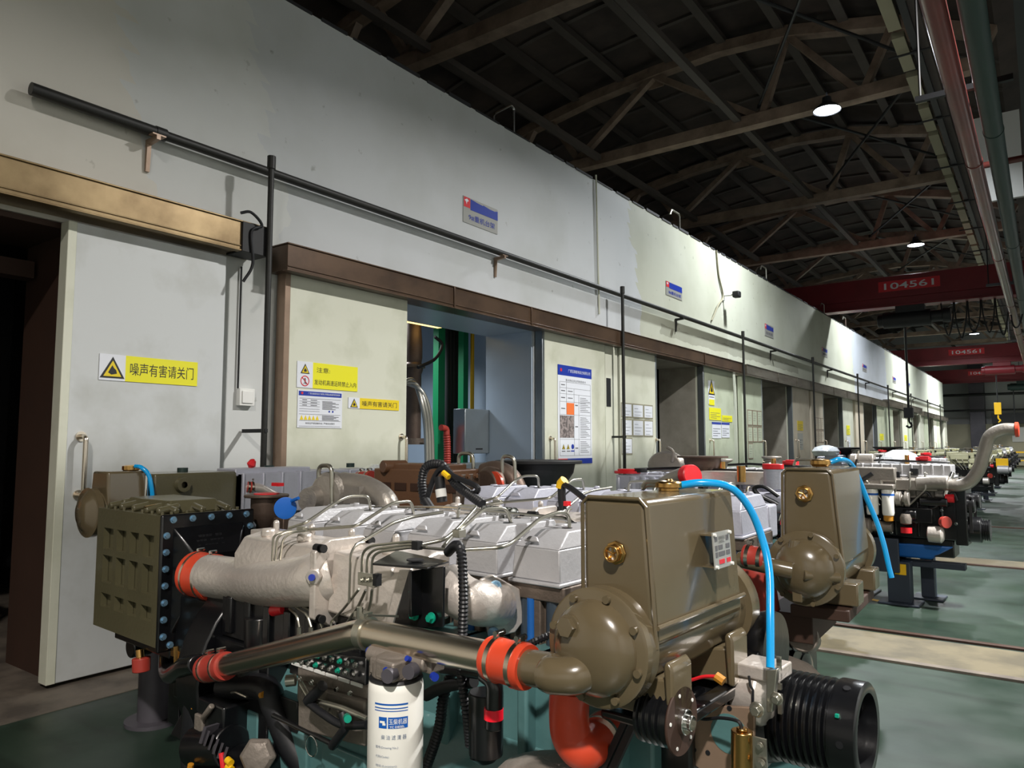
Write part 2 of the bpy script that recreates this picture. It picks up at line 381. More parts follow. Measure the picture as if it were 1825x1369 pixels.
# roof: longitudinal slabs following the bowed top chord
TOPC = [(-14, 8.5), (-10.06, 9.45), (-8.4, 9.72), (-6.82, 9.86), (-5.3, 9.93), (-3.9, 9.82), (-1.98, 9.36), (-.4, 8.6)]
def roof(b):
    pts = [(x, z+.42) for x, z in TOPC] + [(2, 9.6), (7, 10.6)]
    pts = pts[:-2]+[(2.5, 9.9), (7, 9.9)]
    for (xa, za), (xb, zb) in zip(pts, pts[1:]):
        b.hexa([(xa, -9, za), (xb, -9, zb), (xb, 62, zb), (xa, 62, za)], [(xa, -9, za+.12), (xb, -9, zb+.12), (xb, 62, zb+.12), (xa, 62, za+.12)])
struct('ceiling', 'roof_dark', roof)
def topz(x):
    for (xa, za), (xb, zb) in zip(TOPC, TOPC[1:]):
        if xa <= x <= xb: return za+(zb-za)*(x-xa)/(xb-xa)
    return 9.4
for k, x in enumerate([-12.4, -11.2, -10.0, -8.8, -7.6, -6.4, -5.2, -4.0, -2.8, -1.6]):
    z = topz(x)
    o = part('roof_purlin', None, 'purlin', lambda b: (b.box((x-.04, -9, z+.16), (x+.04, 62, z+.34)), b.box((x-.09, -9, z+.14), (x+.09, 62, z+.17))))
    tag(o, ORD[k]+' long dark roof purlin counted from the hall\'s left side', 'purlin', 'roof purlins')
# slab joints running across
def joints(b):
    y = -8
    while y < 61:
        for (xa, za), (xb, zb) in zip(TOPC, TOPC[1:]):
            b.hexa([(xa, y, za+.36), (xb, y, zb+.36), (xb, y+.1, zb+.36), (xa, y+.1, za+.36)], [(xa, y, za+.43), (xb, y, zb+.43), (xb, y+.1, zb+.43), (xa, y+.1, za+.43)])
        y += 1.45
struct('trim_6', 'purlin', joints)
# trusses
def seg(b, p, q, w, d, y):      # rectangular bar between (x,z) points in the plane y
    P = Vector((p[0], y, p[1])); Q = Vector((q[0], y, q[1])); t = (Q-P).normalized(); n = Vector((0, 1, 0)); m_ = t.cross(n)
    A = [P-n*w/2-m_*d/2, P+n*w/2-m_*d/2, P+n*w/2+m_*d/2, P-n*w/2+m_*d/2]; B = [x+(Q-P) for x in A]
    b.hexa(A, B)
WEBS = [((-9.62, 9.5), (-8.75, 8.2)), ((-10.1, 9.4), (-10.9, 8.2)), ((-6.82, 9.8), (-8.95, 8.2)), ((-6.82, 9.8), (-4.5, 8.2)), ((-3.9, 9.75), (-4.42, 8.2)), ((-3.88, 9.75), (-2.6, 8.2)), ((-1.98, 9.3), (-2.5, 8.2)), ((-1.98, 9.3), (-.9, 8.2))]
truss0 = empty('roof_truss', (0, TY0, 8.08)); TL = 'nearest grey roof truss, mostly cut off by the top of the frame'
tag(truss0, TL, 'truss', 'bowed roof trusses')
def tp(n, fn):
    o = part(n, truss0, 'steel_truss', fn); return o
def bottomc(b): b.box((-14, -.13, .02), (-.45, .13, .06)); b.box((-14, -.13, .06), (-.45, -.10, .26)); b.box((-14, .10, .06), (-.45, .13, .26))
def topcf(b):
    for p, q in zip(TOPC, TOPC[1:]): seg(b, (p[0], p[1]-8), (q[0], q[1]-8), .26, .22, 0)
tp('bottom_chord', bottomc); tp('top_chord', topcf)
for p, q in WEBS: tp('brace', lambda b: seg(b, (p[0], p[1]-8), (q[0], q[1]-8), .16, .13, 0))
tp('gusset_plate', lambda b: (b.prism([(-7.15, 1.9), (-7.0, 1.55), (-6.64, 1.55), (-6.5, 1.9)], (0, .1, 0), (1, 0, 0), (0, 0, 1), .02), b.prism([(-4.8, .1), (-4.65, .38), (-4.25, .38), (-4.1, .1)], (0, .1, 0), (1, 0, 0), (0, 0, 1), .02)))
for k in range(1, 10):
    t = copy_tree(truss0); t.location = (0, TY0+TP*k, 8.08); t['label'] = ORD[k]+' bowed grey roof truss from the camera'
# diagonal wind braces and long ties between trusses
for k, (p, q) in enumerate([((-4.9, 3.4, 8.3), (-4.9, 60, 8.3)), ((-8.2, 3.4, 8.25), (-8.2, 60, 8.25)), ((-1.3, 3.4, 8.0), (-1.3, 60, 8.0))]):
    o = part('roof_tie', None, 'purlin', lambda b: b.box((p[0]-.07, p[1], p[2]-.06), (p[0]+.07, q[1], p[2]+.06)))
    tag(o, ['dark tie beam along the lower truss chords, nearest the lamp row', 'dark tie beam over the top of the white wall', 'dark tie beam beside the pale cable tray'][k], 'beam')
for k in range(0, 9):
    y = TY0+TP*k
    o = part('wind_brace', None, 'crane_dark', lambda b: (b.cyl((-4.5, y, 8.55), (-1.5, y+5.9, 8.55), .03, 8), b.cyl((-1.5, y, 8.5), (-4.5, y+5.9, 8.5), .03, 8)))
    tag(o, 'crossed thin dark rods bracing the '+ORD[k]+' bay between roof trusses', 'brace', 'crossed wind braces')
# cable tray, painted pipes and crane runway at the right
o = part('cable_tray', None, 'end_beige', lambda b: [b.box((-1.68, y, 7.9), (-1.50, y+1.25, 8.0)) for y in [2+1.5*i for i in range(38)]] and None)
tag(o, 'pale segmented cable tray running high between trusses and red pipe', 'cable tray')
o = part('tray_rail', None, 'crane_dark', lambda b: (b.box((-1.44, 1, 7.86), (-1.34, 60, 8.04)), [b.cyl((-1.8, y, 7.84), (-1.2, y, 7.84), .02, 8) for y in range(4, 60, 3)]) and None)
tag(o, 'black rail with cross pins beside the pale cable tray', 'rail')
pr = part('overhead_red_pipe', None, 'pipe_red', lambda b: (b.cyl((-.59, .8, 5.2), (-.59, 60, 5.2), .094, 20), [b.cyl((-.59, y, 5.2), (-.59, y+.06, 5.2), .102, 20) for y in range(5, 60, 6)]) and None)
tag(pr, 'fat dull red pipe running the length of the hall overhead', 'pipe')
part('branch_pipe', pr, 'pipe_red', lambda b: b.tube([(-.59, 11.8, 5.2), (-.59, 11.8, 5.38), (-.2, 11.8, 5.38), (-.05, 11.8, 5.38)], .045, 12, .08))
o = part('overhead_green_pipe', None, 'pipe_green', lambda b: (b.cyl((-.33, .8, 5.2), (-.33, 60, 5.2), .102, 20), [b.cyl((-.33, y, 5.2), (-.33, y+.05, 5.2), .108, 20) for y in range(4, 60, 6)]) and None)
tag(o, 'dark green overhead pipe beside the red pipe', 'pipe')
g = empty('runway_girder', (0.17, 0, 5.2)); tag(g, 'dark crane runway girder at the upper right edge above the green pipe', 'girder')
part('web', g, 'girder', lambda b: (b.box((-.02, 1, 0), (.02, 60, .37)), [b.box((-.2, y, .02), (-.02, y+.02, .37)) for y in range(2, 60, 2)]) and None)
part('flange', g, 'girder', lambda b: (b.box((-.22, 1, -.03), (.22, 60, 0)), b.box((-.22, 1, .37), (.22, 60, .40))) and None)
struct('wall_lit_patch', 'end_white', lambda b: (b.box((-.84, 16.2, 6.1), (-.12, 16.3, 7.75))))  # white panel in the shape of a lit patch of wall
for k, y in enumerate((9.0, 20.8, 32.6, 44.4)):
    o = part('pipe_hanger', None, 'crane_dark', lambda b: (b.box((-1.0, y-.03, 5.32), (-.1, y+.03, 5.38)), b.cyl((-.95, y, 5.36), (-.95, y, 8.1), .014, 6), b.cyl((-.46, y, 5.36), (-.46, y, 8.1), .014, 6)))
    tag(o, ORD[k]+' black hanger bar over the red and green pipes from the camera', 'bracket', 'pipe hangers')
# lamps
def lamp(x, y, label, grp=None):
    e = empty('high_bay_lamp', (x, y, 7.91)); tag(e, label, 'lamp', grp)
    part('shade', e, 'lamp_body', lambda b: b.lathe((0, 0, 0), (0, 0, 1), [(.0, .25), (.02, .255), (.10, .17), (.16, .09), (.26, .08), (.28, .05)], 28, ends=False))
    part('diffuser', e, 'lamp_glow', lambda b: b.lathe((0, 0, .012), (0, 0, 1), [(0, .235), (.006, .235)], 28))
    part('stem', e, 'lamp_body', lambda b: (b.cyl((0, 0, .26), (0, 0, .36 if grp is None else 1.95), .015, 8), b.box((-.02, 0, .22), (.02, .25, .26)) if grp is None else None))
lamp(*LAMPS[0], 'bright round ceiling lamp nearest the camera above the second truss')
lamp(*LAMPS[1], 'second round ceiling lamp above the far end of the first red crane')
lamp(*LAMPS[2], 'third round ceiling lamp just under the near red crane beam')
lamp(*LAMPS[3], 'farthest small ceiling lamp over the distant red cranes')
for k, (x, y, e_, c_) in enumerate(LAMPS_R): lamp(x, y, ORD[k]+' round lamp of the parallel row over the right side', 'lamps of the right-hand row')
# cranes
def crane(y, z, label, tx, ts, hx, hoist_m):
    e = empty('bridge_crane', (0, y, z)); tag(e, label, 'crane')
    part('bridge_beam', e, 'crane_red', lambda b: (b.box((-13, -.18, .28), (.35, .18, .92)), b.box((-13, -.13, .06), (.35, .13, .28)), b.box((-13, -.24, .0), (.35, .24, .05))), .006)
    part('end_carriage', e, 'crane_red', lambda b: b.box((.0, -1.1, .0), (.34, 1.1, .4)), .01)
    pl = part('number_plate', e, 'sign_red', lambda b: b.box((tx-ts*2.6, -.19, .62-ts*.5), (tx+ts*2.6, -.182, .62+ts*.5)))
    txt('104561', (tx, -.192, .62), (1, 0, 0), (0, 0, 1), ts*.62, 'sign_white', pl, width=ts*4.2, bold=.01)
    h = part('hoist', e, hoist_m, lambda b: (b.cyl((hx-.75, 0, -.38), (hx+.5, 0, -.38), .24, 20), b.cyl((hx+.5, 0, -.36), (hx+.8, 0, -.36), .17, 16), b.cyl((hx+.8, 0, -.36), (hx+1.0, 0, -.36), .21, 16), b.box((hx-.4, -.2, -.2), (hx+.35, .2, .02)), b.cyl((hx-.9, 0, -.38), (hx-.75, 0, -.38), .19, 16)), .01)
    return e, h
c1, h1 = crane(24.3, 5.62, 'near red bridge crane with black hoist and number 104561', -3.07, .31, -3.05, 'crane_dark')
part('hoist_rope', c1, 'crane_dark', lambda b: b.cyl((-3.25, .1, -.5), (-3.25, .1, -3.0), .035, 8))
part('hook_block', c1, 'crane_dark', lambda b: (b.box((-3.37, 0, -3.3), (-3.13, .2, -3.0)), b.tube([(-3.25, .1, -3.3), (-3.25, .1, -3.42), (-3.17, .1, -3.52), (-3.25, .1, -3.6), (-3.33, .1, -3.53)], .03, 8, .05)))
for i in range(7):
    x0 = -2.3+i*.33
    part('festoon_cable', c1, 'crane_dark', lambda b: b.tube(smooth([(x0, .1, .05), (x0+.04, .1, -.5-.12*(i % 3)), (x0+.16, .1, -.85-.1*((i+1) % 3)), (x0+.28, .1, -.5), (x0+.32, .1, .05)], 6), .022, 6))
c2, h2 = crane(43.9, 5.62, 'middle red bridge crane far down the hall, above the white end wall', -3.1, .3, -1.6, 'crane_red')
part('hoist_rope', c2, 'crane_dark', lambda b: b.cyl((-1.9, .1, -.5), (-1.9, .1, -2.0), .03, 8))
part('hook_block', c2, 'hazard', lambda b: (b.box((-2.05, 0, -2.6), (-1.75, .2, -2.0)), b.tube([(-1.9, .1, -2.6), (-1.9, .1, -2.8), (-1.8, .1, -2.9), (-1.9, .1, -3.0)], .04, 8, .05)), .03)
c3, h3 = crane(57.6, 5.62, 'farthest red bridge crane just before the end wall, green hoist', -3.3, .28, -1.0, 'pipe_green')
part('hoist_rope', c3, 'crane_dark', lambda b: b.cyl((-1.6, .1, -.4), (-1.6, .1, -3.3), .03, 8))
# end wall furniture
o = part('end_wall_column', None, 'stand_grey', lambda b: b.box((-4.3, 60.9, 0), (-3.4, 61.95, 8))); tag(o, 'dark grey column standing against the far end wall', 'column')
for z, r, lb in ((5.0, .09, 'upper dark pipe along the far end wall'), (3.9, .06, 'lower dark pipe along the far end wall')):
    o = part('end_wall_pipe', None, 'pipe_dark', lambda b: b.cyl((-8.5, 60.7, z), (3, 60.7, z), r, 10)); tag(o, lb, 'pipe')
o = part('end_wall_cabinet', None, 'crane_dark', lambda b: b.box((-3.0, 60.6, 2.97), (1.2, 61.15, 3.65))); tag(o, 'black cabinets on the beige parapet by the far end wall', 'cabinet')
o = part('notice_board', None, 'sign_grey', lambda b: b.box((-1.9, 61.14, 1.7), (-.9, 61.19, 2.7))); tag(o, 'pale notice on the beige parapet at the hall end', 'notice')
o = part('yellow_barrier', None, 'hazard', lambda b: (b.box((-2.2, 60.6, .95), (3, 60.66, 1.05)), b.box((-2.2, 60.6, .4), (3, 60.66, .47)), [b.box((x, 60.6, 0), (x+.08, 60.66, 1.05)) for x in (-2.2, 0, 2)])); tag(o, 'yellow safety rail before the far end wall', 'barrier')

# ================================================================ DOORS, RAIL COVERS, PIPES, SIGNS
DX = -5.18           # front face of the sliding doors
def handle(parent, y, z0, z1, side=1, r=.016):
    x = DX
    h = part('handle', parent, 'stainless', lambda b: b.tube([(x, y, z1), (x+.075, y, z1), (x+.075, y, z0), (x, y, z0)], r, 12, .06), label='stainless pull handle')
    part('handle_rosette', h, 'stainless', lambda b: (b.cyl((x, y, z1), (x+.012, y, z1), r*2, 18), b.cyl((x, y, z0), (x+.012, y, z0), r*2, 18)))
def door(y0, y1, m, label, hy=None, hz=(1.20, 1.58), trim=None, zt=3.03, grp=None, z0=.03):
    d = empty('sliding_door', (0, 0, 0)); d.location = (DX-.05, y0, z0); tag(d, label, 'door', grp)
    ox = DX-.05
    def sh(fn):
        def f(b):
            fn(b); b.v = [(v[0]-ox, v[1]-y0, v[2]-z0) for v in b.v]
        return f
    part('door_panel', d, m, sh(lambda b: b.box((DX-.1, y0, z0), (DX, y1, zt))), .006)
    if trim:
        ty, tm = trim
        part('edge_trim', d, tm, sh(lambda b: b.box((DX-.106, ty-.006, z0), (DX+.006, ty+.05, zt)) if not isinstance(ty, tuple) else None), .004)
    if hy:
        x = DX; z0_, z1_ = hz
        h = part('handle', d, 'stainless', sh(lambda b: b.tube([(x, hy, z1_), (x+.075, hy, z1_), (x+.075, hy, z0_), (x, hy, z0_)], .016, 12, .06)), label='stainless pull handle')
        part('handle_rosette', h, 'stainless', sh(lambda b: (b.cyl((x, hy, z1_), (x+.01, hy, z1_), .034, 18), b.cyl((x, hy, z0_), (x+.01, hy, z0_), .034, 18))))
    return d
door(2.14, 3.30, 'door_white', 'grey-white sliding door at far left with yellow noise sign and large handle', 2.275, (1.215, 1.60), (2.14, 'door_cream'))
door(3.86, 5.34, 'door_cream', 'cream sliding door with two yellow signs and blue-headed notice', 5.27, (1.25, 1.62), (3.86, 'tan_plate'))
door(7.80, 9.46, 'door_cream', 'cream sliding door carrying the tall blue and red safety poster', 7.98, (1.25, 1.62), (7.80, 'galv'))
door(9.93, 11.23, 'door_cream', 'sooty cream sliding door with seven taped paper sheets', 11.16, (1.25, 1.62), (11.17, 'galv'))
door(13.27, 14.92, 'door_green', 'pale green sliding door with tall triangle sign and white notices', 13.55, (1.25, 1.62), (13.27, 'galv'))
door(15.45, 16.83, 'door_green', 'pale green sliding door with faded pink sheets, before the second dark opening', 16.75, (1.15, 1.62), (16.77, 'galv'))
door(19.22, 20.9, 'door_pink', 'pinkish cream sliding door with dull yellow label and grey notice', 19.5, (1.2, 1.65), (19.22, 'galv'))
door(21.1, 22.5, 'door_pink', 'pinkish cream sliding door with pale taped sheets, left of a metal panel', 22.42, (1.2, 1.65), (22.44, 'galv'))
door(24.9, 26.5, 'door_cream', 'far cream sliding door with small yellow and lilac notices', 25.2, (1.2, 1.65), (24.9, 'galv'))
door(26.9, 28.3, 'door_pink', 'far pinkish sliding door with faint sheets at the rail cover joint', 28.2, (1.2, 1.65), (28.24, 'galv'))
door(30.7, 32.4, 'door_green', 'far green-white sliding door with small yellow notice beside a dark gap', 31, (1.2, 1.65), (30.7, 'galv'))
rest = ['first', 'second', 'third', 'fourth', 'fifth', 'sixth', 'seventh', 'eighth']
k = 0
for u in UNITS[5:]:
    for (a, c) in ((u+.1, u+1.5), (u+3.9, u+5.4)):
        door(a, c, ['door_green', 'door_cream'][k % 2], 'distant pale sliding door, %s beyond the raised dark rail cover' % rest[k], (a+.2 if c > u+4 else c-.1), (1.2, 1.65)); k += 1
# rail covers
def railcover(y0, y1, z0, z1, m, label, xf=-5.04, seams=()):
    e = empty('door_rail_cover', (xf, y0, z0)); tag(e, label, 'rail cover')
    def f(b):
        b.prism([(0, 0), (0, z1-z0), (-.05, z1-z0), (-.26, z1-z0), (-.26, 0)], (0, 0, 0), (1, 0, 0), (0, 0, 1), -(y1-y0))
        b.v = [(v[0], v[1] if v[1] >= 0 else -v[1], v[2]) for v in b.v]
        L = y1-y0
        b.box((-.26, -.01, z1-z0), (.012, L+.01, z1-z0+.012)); b.box((-.05, -.01, -.012), (.012, L+.01, 0)); b.box((0, 0, .025), (.008, L, .035))
        for s in seams: b.box((-.02, s-y0-.012, -.012), (.014, s-y0+.012, z1-z0+.012))
    part('cover', e, m, f, .003)
    return e
r1 = railcover(-.6, 3.56, 3.07, 3.29, 'bronze_metal', 'stained bronze rail cover above the far left sliding door')
part('cable_loop', r1, 'rubber', lambda b: b.tube(smooth([(.03, 3.9, .28), (.05, 3.98, .3), (.05, 4.08, .22), (.03, 4.0, .15), (.03, 4.02, -.1), (.0, 3.96, -.25)], 6), .012, 8))
part('end_cap', r1, 'black_matt', lambda b: b.box((-.2, 3.93, -.015), (.02, 4.165, .225)), .004)
r2 = railcover(3.77, 9.69, 3.0, 3.215, 'brown_metal', 'long brown rail cover with a square end above the notice door', seams=(5.9, 7.35))
r3 = railcover(9.78, 15.2, 3.01, 3.22, 'brown_metal', 'sooty dark brown rail cover above the door with taped sheets', seams=(13.0,))
r4 = railcover(15.4, 20.95, 3.0, 3.22, 'grey_rail', 'grey metal rail cover, bright where the lamp shines on it', seams=(17.6, 19.2))
r5 = railcover(21.0, 26.6, 3.0, 3.22, 'grey_rail', 'grey rail cover with shiny patches above the pinkish doors', seams=(23.2, 25))
r6 = railcover(26.75, 32.5, 3.0, 3.22, 'grey_rail', 'far grey rail cover ending beside a dark gap', seams=(29.0,))
r7 = railcover(32.9, 42.5, 3.08, 3.34, 'grey_rail', 'raised dark rail cover with bristling pins far along the wall', seams=(36.0, 39.2))
r8 = railcover(43.0, 54.6, 3.0, 3.22, 'grey_rail', 'last distant rail cover at the end of the test-cell wall', seams=(47, 51))
# horizontal conduit with droppers and brackets
cd = empty('wall_conduit', (-5.205, 1.88, 3.84)); tag(cd, 'long black conduit pipe running along the white wall above the doors', 'pipe')
part('pipe', cd, 'pipe_dark', lambda b: (b.cyl((0, 0, 0), (0, .88, 0), .042, 16), b.cyl((0, .86, 0), (0, 52.6, 0), .036, 16), b.cyl((0, .82, 0), (0, .9, 0), .047, 16)))
for i, y in enumerate([3.56, 9.69, 15.06, 20.7, 26.5, 32.3, 38.4, 44.3, 50.]):
    zb = 0.0
    o = part('drop_pipe', None, 'pipe_dark', lambda b: (b.cyl((0, 0, -3.84), (0, 0, -.03), .024, 12), b.cyl((0, 0, -.06), (0, 0, .045), .034, 12)))
    o.location = (-5.0 if i < 2 else -5.0, y*1.0, 3.84)
    tag(o, ['black drop pipe beside the switch box, at the left rail cover end', 'black drop pipe at the join of the two brown rail covers', 'dark drop pipe left of the faded pink sheets'][i] if i < 3 else ORD[i-3]+' of the far dark drop pipes beyond the pinkish doors', 'pipe', None if i < 3 else 'far drop pipes')
    if i < 2: part('pipe_clamp', o, 'black_matt', lambda b: b.box((-.28, -.012, -2.20), (.03, .012, -2.17)))
for i, y in enumerate([2.70, 6.95, 12.3, 17.9, 23.6, 29.4, 35.3, 41.2, 47]):
    o = part('conduit_bracket', None, 'tan_plate' if i < 2 else 'pipe_dark', lambda b: (b.prism([(0, 0), (.16, 0), (.16, -.03), (.03, -.04), (.018, -.24), (0, -.24)], (-.10, -.02, -.045), (1, 0, 0), (0, 0, 1), -.03), b.box((-.0, -.05, -.045), (.06, .05, -.035))))
    o.location = (-5.195, y, 3.84)
    tag(o, ['rusty angle bracket under the conduit, left of the first drop pipe', 'pale angle bracket under the conduit, right of the torn blue plate', 'angle bracket under the conduit by the clean blue plate'][i] if i < 3 else ORD[i-3]+' of the small far brackets under the conduit', 'bracket', None if i < 3 else 'far conduit brackets')
# switch box and its cable
o = part('switch_box', None, 'white_plastic', lambda b: (b.box((WX, 3.50, 1.86), (WX+.05, 3.64, 2.0)), b.box((WX+.05, 3.52, 1.88), (WX+.06, 3.62, 1.98))), .004); tag(o, 'white switch box on the wall right of the leftmost door', 'switch')
o = part('switch_cable', None, 'black_matt', lambda b: b.tube([(WX+.02, 3.5, 2.0), (WX+.02, 3.5, 3.0)], .008, 8)); tag(o, 'thin black cable down to the white switch box', 'cable')
o = part('thin_conduit', None, 'door_cream', lambda b: b.tube([(-5.28,9.423,5.57), (-5.28,9.484,3.469)], .014, 8)); tag(o, 'thin cream conduit on the wall above the poster door', 'conduit')
# white post and slot panel right of the poster door
o = part('slot_panel', None, 'door_cream', lambda b: (b.box((-5.28, 9.50, .03), (-5.2, 9.88, 3.0)))); tag(o, 'narrow cream panel with a dark slot beside the poster door', 'panel')
part('slot', o, 'black_matt', lambda b: b.box((-5.205, 9.53, 2.1), (-5.194, 9.66, 2.52)))
# camera on the wall and its cable
cm = empty('security_camera', (WX, 14.75, 4.62)); tag(cm, 'small black security camera on a white arm high on the wall', 'camera')
part('arm', cm, 'white_plastic', lambda b: (b.cyl((0, 0, 0), (.22, .05, 0), .02, 8), b.box((0, -.06, -.1), (.03, .06, .1))))
part('camera_body', cm, 'black_matt', lambda b: b.box((.2, 0, -.06), (.34, .16, .07)), .02)
o = part('camera_cable', None, 'end_beige', lambda b: b.tube(smooth([(WX+.02, 14.4, 5.5), (WX+.02, 14.5, 5.0), (WX+.03, 14.7, 4.6), (WX+.05, 14.35, 4.35), (WX+.02, 14.05, 4.0)], 6), .018, 8)); tag(o, 'loose grey cable hanging down the wall by the security camera', 'cable')
# hooks on the wall top
for i, (a, b_) in enumerate([(918, 225), (1213, 402), (1367, 492), (1470, 552), (1508, 570)]):
    y = [(-5.3,7.375,5.593), (-5.3,12.63,5.586), (-5.3,17.846,5.613), (-5.3,23.603,5.646), (-5.3,26.579,5.744)][i][1]
    o = part('wall_top_hook', None, 'chrome' if i < 1 else 'zinc', lambda b: b.tube([(0, 0, -.05), (.0, .0, .33), (.0, -.05, .36), (.0, -.42, .1), (0, -.42, 0)] if i == 0 else [(0, 0, -.05), (0, 0, .3), (0, -.35, .3), (0, -.42, .2)], .016, 8, .04))
    o.location = (WX-.02, y, 5.5)
    tag(o, ['bent green-tinted rod standing on the wall top, nearest one', 'bent rod on the wall top left of the security camera', 'bent rod on the wall top right of the security camera', 'bent rod on the wall top under the red crane', 'dark bent rod on the wall top beyond the others'][i], 'hook')

# ---------------------------------------------------------------- signs
YU = (0, 1, 0); ZU = (0, 0, 1)
def plate(name, y0, y1, z0, z1, m, parent=None, x=DX+.006, th=.004):
    return part(name, parent, m, lambda b: b.box((x-th, y0, z0), (x, y1, z1)))
def tri(parent, y, z, s, x=DX+.008):
    t = part('warning_triangle', parent, 'ink', lambda b: b.prism([(-s*.56, -s*.5), (s*.56, -s*.5), (0, s*.5)], (x-.002, y, z), YU, ZU, .002))
    part('triangle_field', t, 'sign_amber', lambda b: b.prism([(-s*.41, -s*.42), (s*.41, -s*.42), (0, s*.32)], (x-.001, y, z), YU, ZU, .002))
    part('pictogram', t, 'ink', lambda b: (b.prism([(-s*.2, -s*.25), (-s*.05, -s*.34), (s*.2, -s*.28), (s*.16, -s*.12), (s*.05, -s*.02), (-.02*s, .1*s), (-s*.12, -s*.08)], (x+.0002, y, z), YU, ZU, .0015)))
    return t
def noise_sign(y0, y1, z0, z1, yw, label, tm='sign_yellow'):
    s = plate('noise_warning_sign', y0, yw, z0, z1, 'sign_white'); tag(s, label, 'sign')
    f = plate('yellow_field', yw, y1, z0, z1, tm, s)
    tri(s, (y0+yw)/2, (z0+z1)/2, (z1-z0)*.82)
    txt('噪声有害请关门', ((DX+.006), (yw+y1)/2, (z0+z1)/2), YU, ZU, (z1-z0)*.5, 'ink', s, width=(y1-yw)*.88)
    return s
a, b2, c_ = (-5.174,2.37,2.079), (-5.174,3.083,1.979), (-5.174,2.545,2.023)
noise_sign(a[1], b2[1], 1.985, 2.165, c_[1], 'yellow and white noise sign on the leftmost grey-white door')
a, b2, c_ = (-5.174,4.575,1.958), (-5.174,5.229,1.879), (-5.174,4.713,1.923)
noise_sign(a[1], b2[1], (-5.174,5.229,1.879)[2], (-5.174,5.227,1.979)[2], c_[1], 'small yellow noise sign, lower right on the notice door', 'sign_amber')
# attention sign
a, b2, c_ = (-5.174,3.996,2.263), (-5.174,4.682,2.068), (-5.174,4.164,2.244)
z1, z0 = a[2], (-5.174,4.003,2.036)[2]
s = plate('attention_sign', a[1], c_[1], z0, z1, 'sign_white'); tag(s, 'large yellow attention sign forbidding entry while engines run', 'sign')
plate('yellow_field', c_[1], b2[1], z0, z1, 'sign_yellow', s)
ym = (a[1]+c_[1])/2; H_ = z1-z0
tri(s, ym, z1-H_*.27, H_*.38)
def ring(b, y, z, r0, r1, x=DX+.008):
    n = 28; vs = []; 
    for i in range(n):
        t = 2*PI*i/n
        for rr in (r0, r1): vs.append((x, y+math.cos(t)*rr, z+math.sin(t)*rr))
    b.add(vs, [(2*i, 2*i+1, (2*i+3) % (2*n), (2*i+2) % (2*n)) for i in range(n)])
part('no_entry_ring', s, 'sign_red', lambda b: (ring(b, ym, z0+H_*.26, H_*.17, H_*.205), b.prism([(-H_*.14, H_*.12), (-H_*.12, H_*.14), (H_*.14, -H_*.12), (H_*.12, -H_*.14)], (DX+.006, ym, z0+H_*.26), YU, ZU, .0025)))
part('walking_figure', s, 'ink', lambda b: (b.cyl((DX+.006, ym, z0+H_*.35), (DX+.0085, ym, z0+H_*.35), H_*.025, 12), b.prism([(-.03*H_*2, -.13*H_), (-.01*H_, -.02*H_), (-.03*H_, .06*H_), (.04*H_, .06*H_), (.03*H_, -.02*H_), (.07*H_, -.13*H_), (.04*H_, -.13*H_), (0, -.03*H_), (-.035*H_, -.13*H_)], (DX+.006, ym, z0+H_*.26), YU, ZU, .002)))
txt('注意:', (DX+.006, c_[1]+.04, z1-H_*.27), YU, ZU, H_*.2, 'ink', s, align='LEFT', width=.15)
txt('发动机高速运转禁止入内', (DX+.006, (c_[1]+b2[1])/2, z0+H_*.25), YU, ZU, H_*.21, 'ink', s, width=(b2[1]-c_[1])*.93)
# blue headed notice
a, b2 = (-5.174,4.009,2.017), (-5.174,4.502,1.7); z1, z0 = a[2], (-5.174,4.019,1.691)[2]; y0, y1 = a[1], b2[1]; H_ = z1-z0; W_ = y1-y0
s = plate('risk_notice', y0, y1, z0, z1, 'sign_white'); tag(s, 'white notice with blue title bar under the attention sign', 'notice')
plate('title_bar', y0+.01, y1-.01, z1-H_*.15, z1-.01, 'sign_blue', s, DX+.0075)
txt('广西玉柴船电动力有限公司职业危害风险告知牌', (DX+.0075, y0+W_*.58, z1-H_*.085), YU, ZU, H_*.055, 'sign_white', s, width=W_*.72)
part('title_logo', s, 'sign_red', lambda b: b.cyl((DX+.0075, y0+W_*.09, z1-H_*.085), (DX+.009, y0+W_*.09, z1-H_*.085), H_*.035, 16))
def tablelines(b):
    X0, X1 = DX+.006, DX+.0075
    def hl(za, ya, yb, t=.0025): b.box((X0, y0+W_*ya, z0+H_*za-t/2), (X1, y0+W_*yb, z0+H_*za+t/2))
    for za, ya, yb in ((.78, .04, .96), (.7, .04, .48), (.64, .04, .48), (.57, .04, .48), (.5, .04, .48), (.44, .04, .48), (.36, .04, .96), (.19, .04, .96), (.04, .04, .96)): hl(za, ya, yb)
    for zz in range(8): hl(.72-.03*zz, .54, .54+.38*(.6+.4*((zz*7) % 3)/2), .005)
    for zz in range(5): hl(.33-.028*zz, .54, .54+.38*(.7+.3*((zz*5) % 3)/2), .005)
    for q in (.74, .67, .60): hl(q, .1, .2, .006); hl(q, .28, .42, .006)
part('table_print', s, 'ink_soft', tablelines)
for i in range(5): 
    part('hazard_mark', s, 'sign_amber', lambda b: b.prism([(-.018, -.02), (.018, -.02), (0, .02)], (DX+.006, y0+W_*(.09+.085*i), z0+H_*.27), YU, ZU, .002))
for i in range(2):
    part('mandatory_mark', s, 'sign_blue', lambda b: b.cyl((DX+.006, y0+W_*(.7+.08*i), z0+H_*.45), (DX+.008, y0+W_*(.7+.08*i), z0+H_*.45), H_*.028, 16))
txt('本岗位严禁违章作业  严格安全操作', (DX+.006, (y0+y1)/2, z0+H_*.12), YU, ZU, H_*.05, 'ink', s, width=W_*.66)
